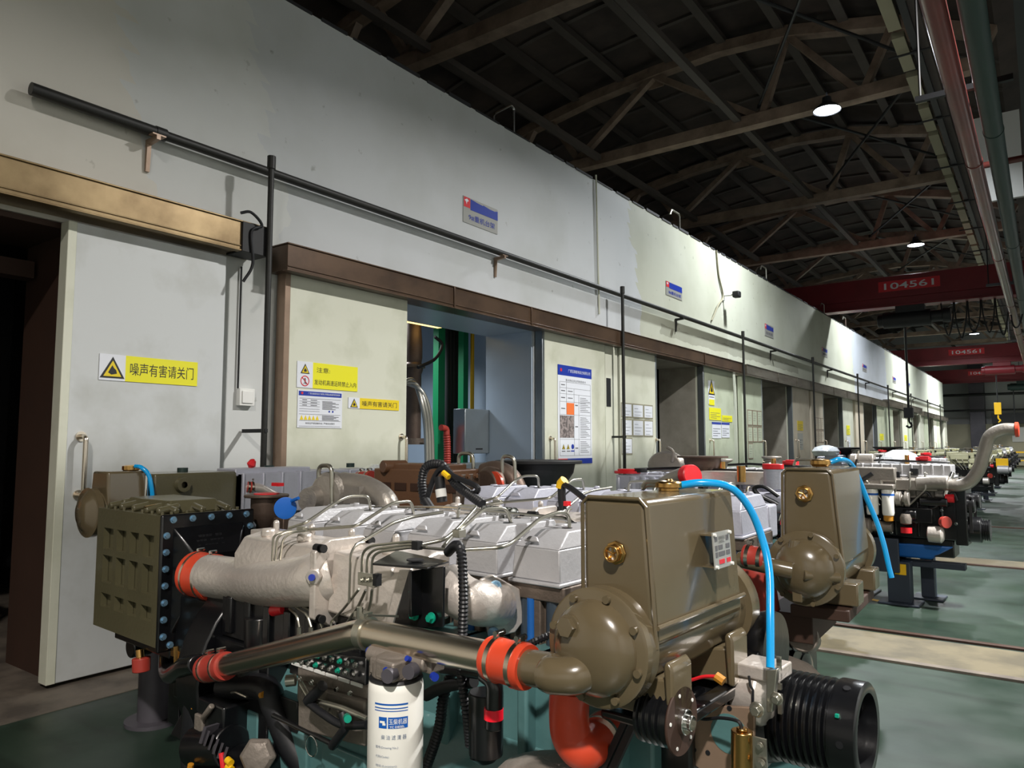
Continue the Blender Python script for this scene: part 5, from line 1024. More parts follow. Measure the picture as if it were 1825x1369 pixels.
part('line_clamp', E1, 'zinc', lambda b: (b.box(V3((-0.16,-0.45,1.131), (0, 0, 0)), V3((-0.082,-0.45,1.168), (0, .012, 0))), b.bolt((-0.134,-0.455,1.148), NY, .006, .006), b.bolt((-0.108,-0.455,1.151), NY, .006, .006), b.box((0.106,-0.32,1.279), V3((0.133,-0.32,1.302), (0, .03, 0))), b.box((-0.698,-0.3,1.233), V3((-0.658,-0.3,1.252), (0, .02, 0)))), .002)
part('line_clip', E1, 'black_matt', lambda b: (b.box((0.041,-0.42,1.249), V3((0.066,-0.42,1.273), (0, .02, 0))), b.box((-0.091,-0.45,1.136), V3((-0.074,-0.45,1.17), (0, .02, 0)))))
for p in ([(-0.214,-0.4,1.104), (-0.315,-0.38,1.026), (-0.404,-0.36,0.97), (-0.401,-0.36,0.953)], [(-0.182,-0.4,1.105), (-0.243,-0.38,1.043), (-0.331,-0.36,0.969)], [(-0.153,-0.4,1.108), (-0.184,-0.38,1.051), (-0.255,-0.36,0.979)], [(-0.64,-0.36,0.979), (-0.563,-0.38,0.969), (-0.549,-0.38,0.934)], [(-0.6,-0.36,0.988), (-0.506,-0.38,0.981), (-0.483,-0.38,0.944)], [(-0.561,-0.36,0.995), (-0.453,-0.38,0.99), (-0.421,-0.38,0.95)]):
    part('injection_line', E1, 'zinc', lambda b: (b.tube(p, .0045, 8, .03), b.cyl(p[-1], V3(p[-1], (0, 0, -.03)), .009, 8)))
# injection pump
PUx = part('injection_pump', E1, 'cast_grey', lambda b: (b.box((-0.529,-0.4,0.701), V3((-0.167,-0.4,0.82), (0, .16, .0))), b.hexa([V3((-0.491,-0.42,0.643), (0, 0, -.02)), V3((-0.152,-0.42,0.674), (0, 0, -.02)), V3((-0.152,-0.42,0.674), (0, .15, -.02)), V3((-0.491,-0.42,0.643), (0, .15, -.02))], [(-0.496,-0.42,0.775), (-0.155,-0.42,0.787), V3((-0.155,-0.42,0.787), (0, .15, 0)), V3((-0.496,-0.42,0.775), (0, .15, 0))]), [b.cyl(V3((-0.449,-0.42,0.741), (.055*k, -.012, -.004*k)), V3((-0.449,-0.42,0.741), (.055*k, .02, -.004*k)), .02, 12) for k in range(5)]) and None, .008, label='cast injection pump body')
def blackbar(b): b.hexa([(-0.574,-0.4,0.782), (-0.179,-0.4,0.783), V3((-0.179,-0.4,0.783), (0, .12, 0)), V3((-0.574,-0.4,0.782), (0, .12, 0))], [(-0.597,-0.38,0.848), (-0.201,-0.38,0.896), V3((-0.201,-0.38,0.896), (0, .12, 0)), V3((-0.597,-0.38,0.848), (0, .12, 0))])
BB = part('delivery_head', PUx, 'black_paint', blackbar, .004)
for k in range(6):
    t = k/6; A = Vector((-0.558,-0.403,0.815)).lerp(Vector((-0.181,-0.403,0.813)), t); B = Vector((-0.558,-0.403,0.815)).lerp(Vector((-0.181,-0.403,0.813)), t+.145)
    part('white_strip', PUx, 'white_plastic', lambda b: b.hexa([A, B, B+Vector((0, .004, 0)), A+Vector((0, .004, 0))], [A+Vector((0, 0, .010)), B+Vector((0, 0, .010)), B+Vector((0, .004, .010)), A+Vector((0, .004, .010))]))
for k in range(9):
    t = k/9; A = Vector((-0.538,-0.4,0.833)).lerp(Vector((-0.194,-0.4,0.847)), t)
    part('stud_nut', PUx, 'chrome' if k % 3 else 'green_bolt', lambda b: (b.bolt(A, NY, .006, .008), b.bolt(A+Vector((.01, 0, .03)), NY, .006, .008)))
for k in range(5):
    A = Vector((-0.481,-0.42,0.787)).lerp(Vector((-0.155,-0.42,0.799)), k/5); part('pump_bolt', PUx, 'chrome', lambda b: b.bolt(A, NY, .006, .007))
part('pump_union', PUx, 'zinc', lambda b: (b.cyl((-0.448,-0.46,0.8), V3((-0.46,-0.46,0.797), (-.01, -.02, 0)), .018, 14), b.tube([(-0.435,-0.45,0.79), (-0.385,-0.45,0.753)], .009, 10), b.tube([(-0.362,-0.45,0.753), (-0.222,-0.45,0.76), (-0.104,-0.45,0.755)], .009, 10, .01)))
part('pump_hose', PUx, 'rubber', lambda b: (b.tube([(-0.293,-0.47,0.816), (-0.318,-0.47,0.794), (-0.366,-0.47,0.754)], .017, 12, .01), b.tube(smooth([(-0.365,-0.47,0.751), (-0.29,-0.47,0.734), (-0.207,-0.46,0.718), (-0.092,-0.46,0.745)], 6), .012, 10), b.tube([(-0.208,-0.46,0.753), (-0.186,-0.46,0.718), (-0.267,-0.45,0.639)], .014, 10, .02)))
part('green_cap', PUx, 'green_bolt', lambda b: b.cyl((-0.161,-0.48,0.756), (-0.131,-0.5,0.763), .011, 12))
part('wire_ring', E1, 'chrome', lambda b: b.tube([Vector((-0.371,-0.45,0.612))+Vector((.03*math.cos(t), 0, .03*math.sin(t))) for t in [2*PI*i/20 for i in range(21)]], .002, 6))
part('green_pipe_rail', E1, 'black_paint', lambda b: (b.cyl((-0.633,-0.42,0.638), (-0.284,-0.42,0.625), .008, 10), b.box((-0.724,-0.36,0.572), V3((-0.581,-0.36,0.676), (0, .05, 0)))), .003)
# rear/left end: starter, breather canister, black hoses, tags
st = part('starter_motor', E1, 'black_paint', lambda b: (b.cyl((-1.125,-0.42,0.413), (-0.877,-0.42,0.476), .075, 28), b.cyl((-0.85,-0.4,0.371), (-0.669,-0.36,0.408), .11, 28), b.box((-1.081,-0.45,0.494), V3((-0.897,-0.45,0.611), (0, .14, 0)))), .008)
part('cooling_fins', st, 'stand_grey', lambda b: [b.hexa([(-0.968,-0.5,0.487), (-0.948,-0.5,0.49), V3((-0.948,-0.5,0.49), (0, .06, 0)), V3((-0.968,-0.5,0.487), (0, .06, 0))], [(-0.936,-0.5,0.551), (-0.917,-0.5,0.553), V3((-0.917,-0.5,0.553), (0, .06, 0)), V3((-0.936,-0.5,0.551), (0, .06, 0))]) for _ in (0,)] and [b.hexa([V3(p, (.031*k, 0, -.006*k)) for p in ((-0.968,-0.5,0.493), (-0.952,-0.5,0.495), (-0.971,-0.49,0.487), (-0.987,-0.49,0.485))], [V3(p, (.031*k, 0, -.006*k)) for p in ((-0.936,-0.5,0.552), (-0.921,-0.5,0.554), (-0.939,-0.49,0.547), (-0.955,-0.49,0.545))]) for k in range(1, 6)] and None)
part('gear_housing', st, 'cast_grey', lambda b: (b.lathe((-0.697,-0.42,0.493), (.6, -.8, .2), [(0, .055), (.03, .065), (.045, .05), (.05, .02)], 6), b.box((-1.083,-0.46,0.496), V3((-1.023,-0.46,0.534), (0, .05, .02))), b.tube([(-1.016,-0.46,0.552), (-0.956,-0.46,0.609)], .012, 8), b.tube([(-1.051,-0.46,0.464), (-1.081,-0.46,0.413)], .012, 8)), .008)
part('battery_lead', st, 'red_plastic', lambda b: b.tube([(-0.814,-0.5,0.494), (-0.805,-0.5,0.47), (-0.787,-0.5,0.413)], .009, 8))
part('striped_loom', st, 'hazard', lambda b: [b.cyl(V3((-0.773,-0.5,0.482), (.004*k, 0, -.02*k)), V3((-0.748,-0.5,0.489), (.004*k, 0, -.02*k-.012)), .012, 10) for k in range(4)] and None)
for p, q in (((-1.215,-0.4,0.587), (-1.211,-0.4,0.529)), ((-0.722,-0.4,0.682), (-0.75,-0.4,0.676)), ((-1.018,-0.5,0.402), (-1.04,-0.5,0.365))):
    part('yellow_tag', E1, 'amber', lambda b: b.tube([p, V3(q, (.012, 0, 0))], .011, 8))
part('breather_canister', E1, 'black_paint', lambda b: (b.cyl((-0.904,-0.3,0.736), (-0.913,-0.3,0.904), .06, 24), b.cyl((-0.899,-0.3,0.636), (-0.904,-0.3,0.736), .085, 24), b.box((-1.033,-0.3,0.587), V3((-0.773,-0.3,0.672), (0, .2, 0)))), .006)
part('rear_hose', E1, 'rubber', lambda b: (b.tube(smooth([(-1.051,-0.36,0.629), (-0.786,-0.36,0.684), (-0.713,-0.36,0.632), (-0.636,-0.34,0.512), (-0.561,-0.3,0.427)], 7), .045, 14), b.tube(smooth([(-1.288,-0.36,0.636), (-1.257,-0.36,0.512), (-1.268,-0.36,0.359), (-1.236,-0.36,0.219)], 7), .05, 14)))
part('rear_casting', E1, 'black_paint', lambda b: (b.box((-1.62, -.28, .45), (-1.2, .3, .9)), b.hexa([(-1.6, -.3, .3), (-1.15, -.3, .3), (-1.15, .3, .3), (-1.6, .3, .3)], [(-1.5, -.25, .5), (-1.15, -.25, .5), (-1.15, .25, .5), (-1.5, .25, .5)]), b.box((-1.2, -.22, .9), (-.98, .25, 1.12))), .012)
part('small_cable', E1, 'zinc', lambda b: (b.tube([(-0.899,-0.42,0.656), (-0.869,-0.42,0.664), (-0.795,-0.42,0.662)], .004, 6, .005),))
part('red_plug', E1, 'red_plastic', lambda b: b.cyl((-0.785,-0.33,0.947), (-0.722,-0.33,0.96), .021, 14, .016), .002)
part('crankcase_hose', E1, 'black_matt', lambda b: b.tube(smooth([(0.087,-0.4,0.849), (0.173,-0.42,0.894), (0.304,-0.44,0.94)], 6), .016, 10))
# turbocharger, exhaust outlet and caps
TB = part('turbocharger', E1, 'turbo', lambda b: (b.lathe((-1.302,0.3,1.313), (.25, -1, 0), [(-.05, .05), (-.045, .085), (-.02, .105), (.02, .105), (.045, .085), (.05, .06)], 36), b.lathe((-1.351,0.24,1.288), (.25, -1, 0), [(-.02, .07), (.02, .06), (.05, .055)], 28), b.box((-1.18,0.28,1.255), V3((-1.068,0.28,1.355), (0, .1, 0))), b.tube(smooth([(-1.27,0.34,1.366), (-1.106,0.36,1.35), (-0.967,0.36,1.287), (-0.965,0.36,1.199)], 6), .05, 18)), .006, label='silver turbocharger housing')
part('blue_cap', TB, 'blue_plastic', lambda b: (b.lathe((-1.373,0.1,1.256), (.75, -.6, 0), [(0, .05), (.02, .05), (.022, .04)], 28), b.tube([(-1.326,0.1,1.29), (-1.274,0.1,1.305)], .008, 8)), label='blue protective cap')
EXO = part('exhaust_outlet', E1, 'turbo_hot', lambda b: (b.lathe((-1.691,0.2,1.149), (0, 0, 1), [(-.02, .03), (.02, .06), (.06, .075), (.135, .076), (.136, .108), (.150, .108), (.151, .07)], 36), b.box((-1.783,0.2,1.059), V3((-1.541,0.2,1.187), (0, .1, 0)))), .004, label='brown cast exhaust outlet')
part('red_cap', EXO, 'red_plastic', lambda b: (b.cyl(V3((-1.691,0.2,1.149), (0, 0, .150)), V3((-1.691,0.2,1.149), (0, 0, .156)), .062, 28), b.box(V3((-1.621,0.2,1.344), (0, -.02, 0)), V3((-1.558,0.2,1.36), (0, .01, 0)))), label='red protective cap')
part('lifting_eye', E1, 'zinc', lambda b: b.tube([(-1.342,0.26,1.261), (-1.349,0.26,1.447), (-1.248,0.26,1.449), (-1.238,0.26,1.253)], .0105, 10, .035))
part('spring_hose', E1, 'chrome', lambda b: [b.lathe(V3((-0.236,0.2,1.293), (.02*k, 0, 0)), X_, [(0, .02), (.004, .028), (.01, .028), (.014, .02)], 16) for k in range(8)] and None)
part('bracket_rear', E1, 'cast_alu', lambda b: (b.box((-1.334,-0.1,1.078), V3((-1.124,-0.1,1.178), (0, .1, 0))), b.hexa([(-1.19,-0.2,1.102), (-0.984,-0.2,1.089), (-1.139,-0.1,1.061), (-1.357,-0.1,1.076)], [(-1.067,-0.2,1.158), (-0.988,-0.2,1.176), (-1.143,-0.1,1.154), (-1.227,-0.1,1.135)])), .004)

STD = empty('engine_stand', (-1.5, 1.98, 0), ang(-3.6)); tag(STD, 'black steel trestle under the nearest engine', 'stand')
for sx in (-1.0, .5):
    for sy in (-.43, .43): part('post', STD, 'black_paint', lambda b: (b.box((sx-.05, sy-.05, .012), (sx+.05, sy+.05, .24)), b.box((sx-.08, sy-.08, 0), (sx+.08, sy+.08, .012))))
for sy in (-.43, .43): part('side_beam', STD, 'black_paint', lambda b: b.box((-1.1, sy-.045, .24), (.65, sy+.045, .335)))
for sx in (-1.0, .5): part('cross_beam', STD, 'black_paint', lambda b: b.box((sx-.04, -.38, .05), (sx+.04, .38, .12)))
part('mounting_rail', E1, 'black_paint', lambda b: (b.box((-1.1, -.47, .337), (.6, -.33, .36)), b.box((-1.1, .33, .337), (.6, .47, .36))))

# ================================================================ SECOND ENGINE (same type, behind the first)
SK = ('charge_air_cooler', 'header_tank', 'turbocharger', 'exhaust_outlet', 'wiring_loom', 'loom_connector', 'sensor_lead', 'spring_hose', 'hose_coupling', 'lower_hose', 'air_elbow', 'sensor_boss', 'small_cable', 'water_pipe', 'fuel_rail_pipe', 'fuel_filter', 'filter_bracket', 'oil_separator', 'crankcase_hose', 'drive_pulley', 'alternator', 'stop_solenoid', 'bracket_arm', 'silver_heat_shield', 'front_plate', 'terminal_lead', 'terminal_boot', 'tank_carrier', 'carrier_bolt', 'crank_damper', 'timing_case', 'belt_pulley', 'drive_belt', 'front_support', 'crankcase', 'oil_pan')
E2 = copy_tree(E1, None, SK, {'cover_silver': 'cover_lilac'})
E2.location = (-1.32, 2.94, .05); E2.rotation_euler = (0, 0, ang(1.0))
tag(E2, 'second olive-tank diesel engine, directly behind the nearest one, brown cooler', 'engine')
B2 = part('charge_air_cooler', E2, 'brown_ic', lambda b: (b.box((-1.73,-0.02,1.147), V3((-1.163,-0.02,1.366), (0, .26, 0))), b.box(V3((-1.711,0,1.355), (0, 0, -.01)), V3((-1.241,0,1.393), (0, .2, 0)))), .008, label='brown charge-air cooler')
part('cooler_boss', B2, 'brown_ic', lambda b: (b.cyl(V3((-1.641,-0.04,1.376), (0, 0, 0)), V3((-1.604,0,1.375), (0, .1, 0)), .035, 20)), .003)
def pk(b):
    for k in range(5): b.box(V3((-1.679,-0.03,1.251), (.115*k, .004, 0)), V3((-1.594,-0.03,1.291), (.115*k, .006, 0)))
part('cooler_pockets', B2, 'brown_dark', pk)
part('end_tank', B2, 'cast_iron', lambda b: b.box(V3((-1.161,-0.02,1.146), (0, 0, 0)), V3((-1.163,-0.02,1.343), (.03, .30, 0))), .004)
part('flange_bolts', B2, 'brown_ic', lambda b: [b.bolt(V3((-1.163,-0.02,1.332), (.03, .02+.065*k, 0)), X_, .011, .012) for k in range(5)] + [b.bolt(V3((-1.163,-0.02,1.332), (.03, .28, -.03-.06*k)), X_, .011, .012) for k in range(3)] and None)
cp = part('charge_pipe', E2, 'turbo', lambda b: b.tube([(-2.291,0.1,1.258), (-2.165,0.1,1.275), (-1.916,0.1,1.289)], .045, 20), label='silver charge pipe')
coupling((-1.972,0.1,1.284), (-1.861,0.1,1.29), .047, E2, 'red_hose')
ya, yb = -.44, .03; xc2 = .668; zc2 = 1.105
def tank2(b):
    X0, X1a, X1b, zt, zb = .590, .752, .776, 1.418, 1.11
    A = [(X0, ya, zb), (X1b, ya, zb), (X1a, ya, zt), (X0+.01, ya, zt)]; B = [(x, yb, z) for x, y, z in A]
    b.hexa([A[0], A[1], B[1], B[0]], [A[3], A[2], B[2], B[3]])
T2 = part('header_tank', E2, 'khaki', tank2, .014, label='glossy olive-brown header tank')
part('weld_seam', T2, 'khaki', lambda b: (b.tube([(.590, ya, 1.13), (.598, ya, 1.405), (.613, ya, 1.418), (.737, ya, 1.418), (.753, ya, 1.403), (.776, ya, 1.13)], .0045, 8),))
part('cooler_barrel', T2, 'khaki', lambda b: b.cyl((xc2, ya+.01, zc2), (xc2, yb+.06, zc2), .1, 40))
part('end_flange', T2, 'khaki', lambda b: b.lathe((xc2, -.48, zc2), Y_, [(0, .112), (.004, .118), (.018, .118), (.022, .112), (.04, .116), (.044, .11)], 44))
part('far_end_cover', T2, 'khaki', lambda b: b.lathe((xc2, .06, zc2), Y_, [(0, .118), (.05, .118), (.055, .112)], 44))
part('end_dome', T2, 'khaki', lambda b: (b.lathe((xc2, -.48, zc2), NY, [(0, .094), (.018, .09), (.042, .072), (.058, .045), (.064, .012)], 40), b.tube([(xc2-.02, -.545, zc2), (xc2-.08, -.56, zc2+.01), (xc2-.19, -.54, zc2+.02)], .026, 18, .03), b.tube([(xc2-.03, -.51, zc2+.02), (xc2-.02, -.50, zc2+.09)], .018, 12), b.tube([(xc2+.01, -.54, zc2-.01), (xc2+.1, -.47, zc2-.02)], .018, 12), b.box((xc2-.03, -.52, zc2-.1), (xc2+.0, -.47, zc2-.06))), .003, label='domed end cover with three bosses')
for k in range(7):
    t = 2*PI*(k+.5)/7
    part('dome_bolt', T2, 'khaki', lambda b: b.cyl((xc2+math.cos(t)*.11, -.48, zc2+math.sin(t)*.11), (xc2+math.cos(t)*.11, -.49, zc2+math.sin(t)*.11), .0075, 12))
sight((0.667,-0.442,1.339), T2, .95)
cap2 = part('filler_cap', T2, 'brass', lambda b: b.lathe((0.666,-0.2,1.43), (0, 0, 1), [(-.01, .026), (.0, .034), (.012, .034), (.016, .028), (.018, .01)], 24), label='brass filler cap')
part('cap_lever', cap2, 'zinc', lambda b: b.tube([(0.576,-0.2,1.422), (0.582,-0.2,1.443), (0.644,-0.2,1.445)], .005, 8, .01))
part('overflow_hose', T2, 'blue_hose', lambda b: b.tube(smooth([(0.679,-0.1,1.434), (0.713,-0.08,1.444), (0.736,0,1.416), (0.769,0.06,1.295), (0.795,0.08,1.212), (0.816,0.08,1.131), (0.83,0.08,1.051), (0.838,0.08,1.012)], 7), .0095, 12), label='bright blue overflow hose')
for fy in (-.3, .02): part('tank_foot', T2, 'khaki', lambda b: b.box((.64, fy-.05, .976), (.80, fy+.05, 1.05)), .006)
part('front_cover', E2, 'black_paint', lambda b: (b.box((.42, -.34, .37), (.52, .30, .93)), b.box((.2, -.35, .42), (.42, -.30, .9))), .01)  # black boxes put over the teal front to make it dark
part('crankcase', E2, 'teal', lambda b: (b.box((-1.15, -.28, .37), (.42, .30, .92)), b.box((-1.15, -.34, .37), (.40, .38, .60))), .01)
part('oil_pan', E2, 'teal', lambda b: b.box((-1.1, -.22, .17), (.38, .26, .37)), .01)
part('small_pulley', E2, 'black_paint', lambda b: grooved(b, (.52, -.25, .86), X_, .075, 5, .018), label='black grooved pulley')
part('lower_pulley', E2, 'black_paint', lambda b: (b.lathe((.52, -.10, .60), X_, [(0, .1), (.01, .14), (.05, .14), (.06, .1), (.09, .06)], 32)), label='large black lower pulley')
part('pulley_belt', E2, 'belt', lambda b: (b.hexa([(.54, -.24, .60), (.56, -.24, .60), (.56, -.225, .60), (.54, -.225, .60)], [(.54, -.33, .86), (.56, -.33, .86), (.56, -.315, .86), (.54, -.315, .86)])))
part('tank_carrier', E2, 'brown_dark', lambda b: (b.box((.6, -.40, .935), (.78, .06, .972)), b.box((.50, -.36, .84), (.66, .0, .935))), .004)
part('front_guard', E2, 'black_paint', lambda b: (b.cyl((0.486,-0.2,0.68), V3((0.486,-0.2,0.68), (.08, 0, 0)), .10, 28), b.box((0.351,-0.1,0.57), V3((0.462,-0.1,0.794), (0, .25, 0)))), .004)
coupling((.5, -.545, 1.14), (.57, -.55, 1.135), .028, E2, 'red_hose')
part('red_elbow', E2, 'red_hose', lambda b: b.tube(smooth([(0.446,-0.36,1.084), (0.487,-0.36,1.04), (0.498,-0.34,0.943), (0.509,-0.32,0.865)], 6), .05, 20), label='red rubber elbow hose')
tb2 = part('turbocharger', E2, 'turbo_hot', lambda b: (b.tube(smooth([(-1.165,0.25,1.346), (-1.078,0.25,1.36), (-0.986,0.25,1.327), (-0.932,0.25,1.24), (-0.932,0.25,1.167)], 7), .05, 20), b.lathe((-1.074,0.22,1.272), (-.3, -1, 0), [(0, .11), (.04, .11), (.06, .09)], 32)), .004, label='dark cast turbine housing')
part('orange_disc', tb2, 'orange_hose', lambda b: b.lathe((-1.027,0.155,1.277), (-.3, -1, 0), [(-.01, .08), (.004, .08)], 28), label='orange sealing disc')
ex2 = part('exhaust_outlet', E2, 'black_matt', lambda b: (b.lathe((-1.036,0.6,1.217), (0, 0, 1), [(0, .12), (.12, .2), (.17, .21), (.172, .25), (.19, .25), (.19, .2)], 36),), .003, label='wide black exhaust funnel')
part('lifting_eye', E2, 'zinc', lambda b: b.tube([(-1.005,0.2,1.334), (-1.005,0.2,1.44), (-0.926,0.2,1.432), (-0.922,0.2,1.295)], .010, 10, .035))
STD2 = copy_tree(STD); STD2.location = (-1.32, 2.94, 0.0); STD2.rotation_euler = (0, 0, ang(1.0)); STD2.scale = (1, 1, 1.12); tag(STD2, 'black steel trestle under the second olive-tank engine', 'stand')

# ================================================================ ENGINE ALONG THE WALL (olive tank at its near end)
E3 = empty('marine_engine', (-4.2, 2.1, 0)); tag(E3, 'engine beside the wall at left with olive tank and long ribbed silver manifold', 'engine')
def w3(p): return (p[0]+4.2, p[1]-2.1, p[2])
T3 = part('header_tank', E3, 'khaki', lambda b: b.hexa([(.0, -.2, 1.14), (.22, -.2, 1.14), (.22, .01, 1.14), (.0, .01, 1.14)], [(.03, -.2, 1.405), (.2, -.2, 1.405), (.2, .01, 1.405), (.03, .01, 1.405)]), .012, label='olive header tank')
part('cooler_barrel', T3, 'khaki', lambda b: b.cyl((.10, -.22, 1.19), (.10, .02, 1.19), .11, 28))
part('end_flange', T3, 'khaki', lambda b: b.lathe((.10, -.22, 1.19), NY, [(0, .13), (.03, .13), (.035, .1), (.06, .07), (.065, .02)], 32), .0)
part('filler_cap', T3, 'brass', lambda b: b.lathe((.12, -.04, 1.40), (0, 0, 1), [(0, .03), (.01, .045), (.03, .045), (.035, .03)], 20))
part('overflow_hose', T3, 'blue_hose', lambda b: b.tube(smooth([(.17, -.04, 1.43), (.22, -.03, 1.42), (.25, .0, 1.36), (.255, .03, 1.15)], 6), .012, 10))
part('level_tube', T3, 'chrome', lambda b: b.cyl((.235, -.01, 1.16), (.235, -.01, 1.38), .012, 10))
C3 = part('cooler_box', E3, 'olive', lambda b: b.box((-.1, .04, 1.0), (.22, .555, 1.385)), .012, label='dark olive cooler box')
part('cooler_eye', C3, 'olive', lambda b: b.lathe((.22, .2, 1.32), X_, [(0, .02), (0, .045), (.03, .04), (.03, .018)], 24, ends=False))
part('crankcase', E3, 'teal', lambda b: (b.box((-.28, .2, .42), (.26, 2.3, 1.0)),), .01)
part('intake_manifold', E3, 'cover_lilac', lambda b: (b.box((.0, .56, 1.12), (.26, 1.75, 1.372)), b.box((.02, .54, 1.355), (.22, 1.10, 1.40)), [b.box((-.01, .56+.14*k, 1.12), (.272, .575+.14*k, 1.375)) for k in range(9)]) and None, .006, label='long ribbed silver manifold')
part('manifold_elbow', E3, 'cast_alu', lambda b: b.tube([(.23, .58, 1.29), (.26, .68, 1.285), (.27, .8, 1.22)], .028, 16, .05))
coupling((.24, .60, 1.29), (.25, .64, 1.285), .03, E3, 'red_hose')
part('red_tag_bag', E3, 'red_plastic', lambda b: b.lathe((.1, .72, 1.40), (.3, .3, 1), [(0, .01), (.02, .03), (.05, .02), (.06, .005)], 8), label='red tag tied on the manifold')
part('cylinder_heads', E3, 'cover_lilac', lambda b: [b.box((-.22, .70+.27*k, 1.0), (-.02, .92+.27*k, 1.3)) for k in range(6)] and None, .015)
for k, yy in enumerate((.3, .9, 1.6)): part('lifting_boss', E3, 'pipe_green', lambda b: b.cyl((.05, yy, 1.38), (.05, yy, 1.41), .03, 12))
part('wrapped_turbo', E3, 'wrap_film', lambda b: b.lathe((.15, 1.75, 1.28), (0, 0, 1), [(-.1, .12), (0, .16), (.08, .12), (.12, .03)], 10), .01)
part('oil_pan', E3, 'black_paint', lambda b: b.box((-.22, .3, .25), (.2, 2.2, .43)), .01)
o = part('engine_stand', None, 'stand_grey', lambda b: (b.cyl((0, 0, .02), (0, 0, .84), .085, 24), b.cyl((0, 0, 0), (0, 0, .02), .15, 24), b.box((-.3, -.1, .84), (.15, .4, .95)))); o.location = (-4.13, 2.27, 0); tag(o, 'round grey steel pedestal on the floor at left below the olive tanks', 'stand')
o = part('engine_stand', None, 'stand_grey', lambda b: (b.cyl((0, 0, .02), (0, 0, .24), .085, 24), b.cyl((0, 0, 0), (0, 0, .02), .15, 24))); o.location = (-4.2, 4.1, 0); tag(o, 'hidden rear pedestal under the wall-side engine', 'stand')

# ================================================================ ENGINE TYPE WITH TWIN WHITE FILTERS
def inline_engine(name, loc, rz, label, body='cast_alu', cov='cover_silver', dark='black_paint', s_pipe=False, grp=None, filters=True, caps=True, tag_yellow=False):
    """Local frame: +x to the aisle end, camera side is -y, top about 1.45 m."""
    e = empty(name, loc, rz); tag(e, label, 'engine', grp)
    part('crankcase', e, dark, lambda b: (b.box((-.55, -.2, .62), (.45, .22, 1.0)), b.box((-.5, -.16, .45), (.4, .18, .62)), [b.box((-.5+.2*k, -.225, .64), (-.47+.2*k, .24, .98)) for k in range(5)]) and None, .012)
    part('oil_pan', e, 'blue_paint' if s_pipe else dark, lambda b: b.hexa([(-.45, -.15, .42), (.2, -.15, .42), (.2, .15, .42), (-.45, .15, .42)], [(-.52, -.19, .56), (.4, -.19, .56), (.4, .19, .56), (-.52, .19, .56)]), .02)
    part('cylinder_block', e, body, lambda b: (b.box((-.55, -.17, 1.0), (.42, .2, 1.2)), [b.box((-.52+.155*k, -.2, 1.02), (-.42+.155*k, -.16, 1.18)) for k in range(6)]) and None, .012)
    vc = part('valve_cover', e, cov, lambda b: (b.box((-.52, -.1, 1.2), (.40, .16, 1.33)), b.box((-.54, -.12, 1.2), (.42, .18, 1.225)), [b.box((-.5+.09*k, -.105, 1.23), (-.47+.09*k, .165, 1.335)) for k in range(10)]) and None, .01)
    part('oil_filler', vc, 'brass', lambda b: b.cyl((.0, .02, 1.33), (.0, .02, 1.42), .022, 12))
    if caps:
        part('red_cap', vc, 'red_plastic', lambda b: (b.cyl((.14, .05, 1.36), (.14, .05, 1.40), .07, 20), b.box((.12, -.04, 1.38), (.2, .02, 1.41))), .004, label='red protective cap')
        part('cap_neck', vc, 'cast_alu', lambda b: b.cyl((.14, .05, 1.3), (.14, .05, 1.36), .06, 16))
    im = part('intake_manifold', e, body, lambda b: (b.box((-.3, -.28, 1.08), (.30, -.17, 1.19)), b.tube([(.12, -.23, 1.14), (.30, -.25, 1.16), (.40, -.26, 1.16)], .07, 16, .05), b.box((-.42, -.32, 1.16), (-.05, -.2, 1.30))), .014)
    if filters:
        for k, x in enumerate((-.255, -.115)):
            f = part('fuel_filter', e, 'white_paint', lambda b: b.lathe((x, -.36, .84), (0, 0, 1), [(0, .04), (.0, .05), (.02, .055), (.24, .055), (.25, .05)], 24), .0, label='white spin-on filter')
            part('blue_print', f, 'label_blue', lambda b: b.lathe((x, -.36, 1.03), (0, 0, 1), [(0, .0556), (.02, .0556)], 24, ends=False))
        part('filter_bowl', e, 'amber', lambda b: b.lathe((-.115, -.36, .78), (0, 0, 1), [(0, .03), (.01, .045), (.06, .045)], 18))
        part('filter_head', e, body, lambda b: (b.box((-.33, -.42, 1.09), (-.05, -.3, 1.14)), b.box((-.36, -.32, 1.12), (-.16, -.2, 1.2))), .01)
        part('black_lever', e, 'rubber', lambda b: (b.tube([(-.45, -.38, .98), (-.42, -.38, 1.2), (-.38, -.38, 1.38)], .01, 8), b.tube([(-.35, -.35, 1.17), (-.25, -.34, 1.24)], .02, 8)))
    al = part('starter_motor', e, 'cast_grey', lambda b: (b.lathe((-.38, -.28, .72), X_, [(0, .05), (.02, .075), (.08, .08), (.1, .05)], 20), b.cyl((-.28, -.28, .72), (-.1, -.28, .72), .05, 16)), .004)
    part('compressor', e, body, lambda b: (b.lathe((-.06, -.3, 1.0), X_, [(0, .05), (.005, .07), (.05, .07), (.06, .04), (.08, .04), (.085, .075), (.12, .075), (.125, .05)], 24),), .003)
    part('fuel_pump', e, dark, lambda b: (b.box((-.1, -.3, .78), (.25, -.18, .92)), b.cyl((.0, -.3, .85), (.12, -.3, .85), .05, 16), b.cyl((.15, -.28, .98), (.38, -.28, .98), .045, 16)), .008)
    part('pump_outlet', e, 'cast_grey', lambda b: (b.lathe((.03, -.34, .86), (0, 0, -1), [(0, .04), (.04, .055), (.09, .05), (.1, .02)], 16),))
    part('drain_cap', e, 'red_plastic', lambda b: b.cyl((.03, -.34, .68), (.03, -.34, .73), .05, 16))
    fr = part('front_cover', e, dark, lambda b: (b.box((.42, -.2, .58), (.52, .22, 1.12)), b.cyl((.5, -.02, .72), (.62, -.02, .72), .12, 28), b.cyl((.5, -.1, .95), (.58, -.1, .95), .07, 20), b.cyl((.5, .12, .98), (.6, .12, .98), .075, 20)), .01)
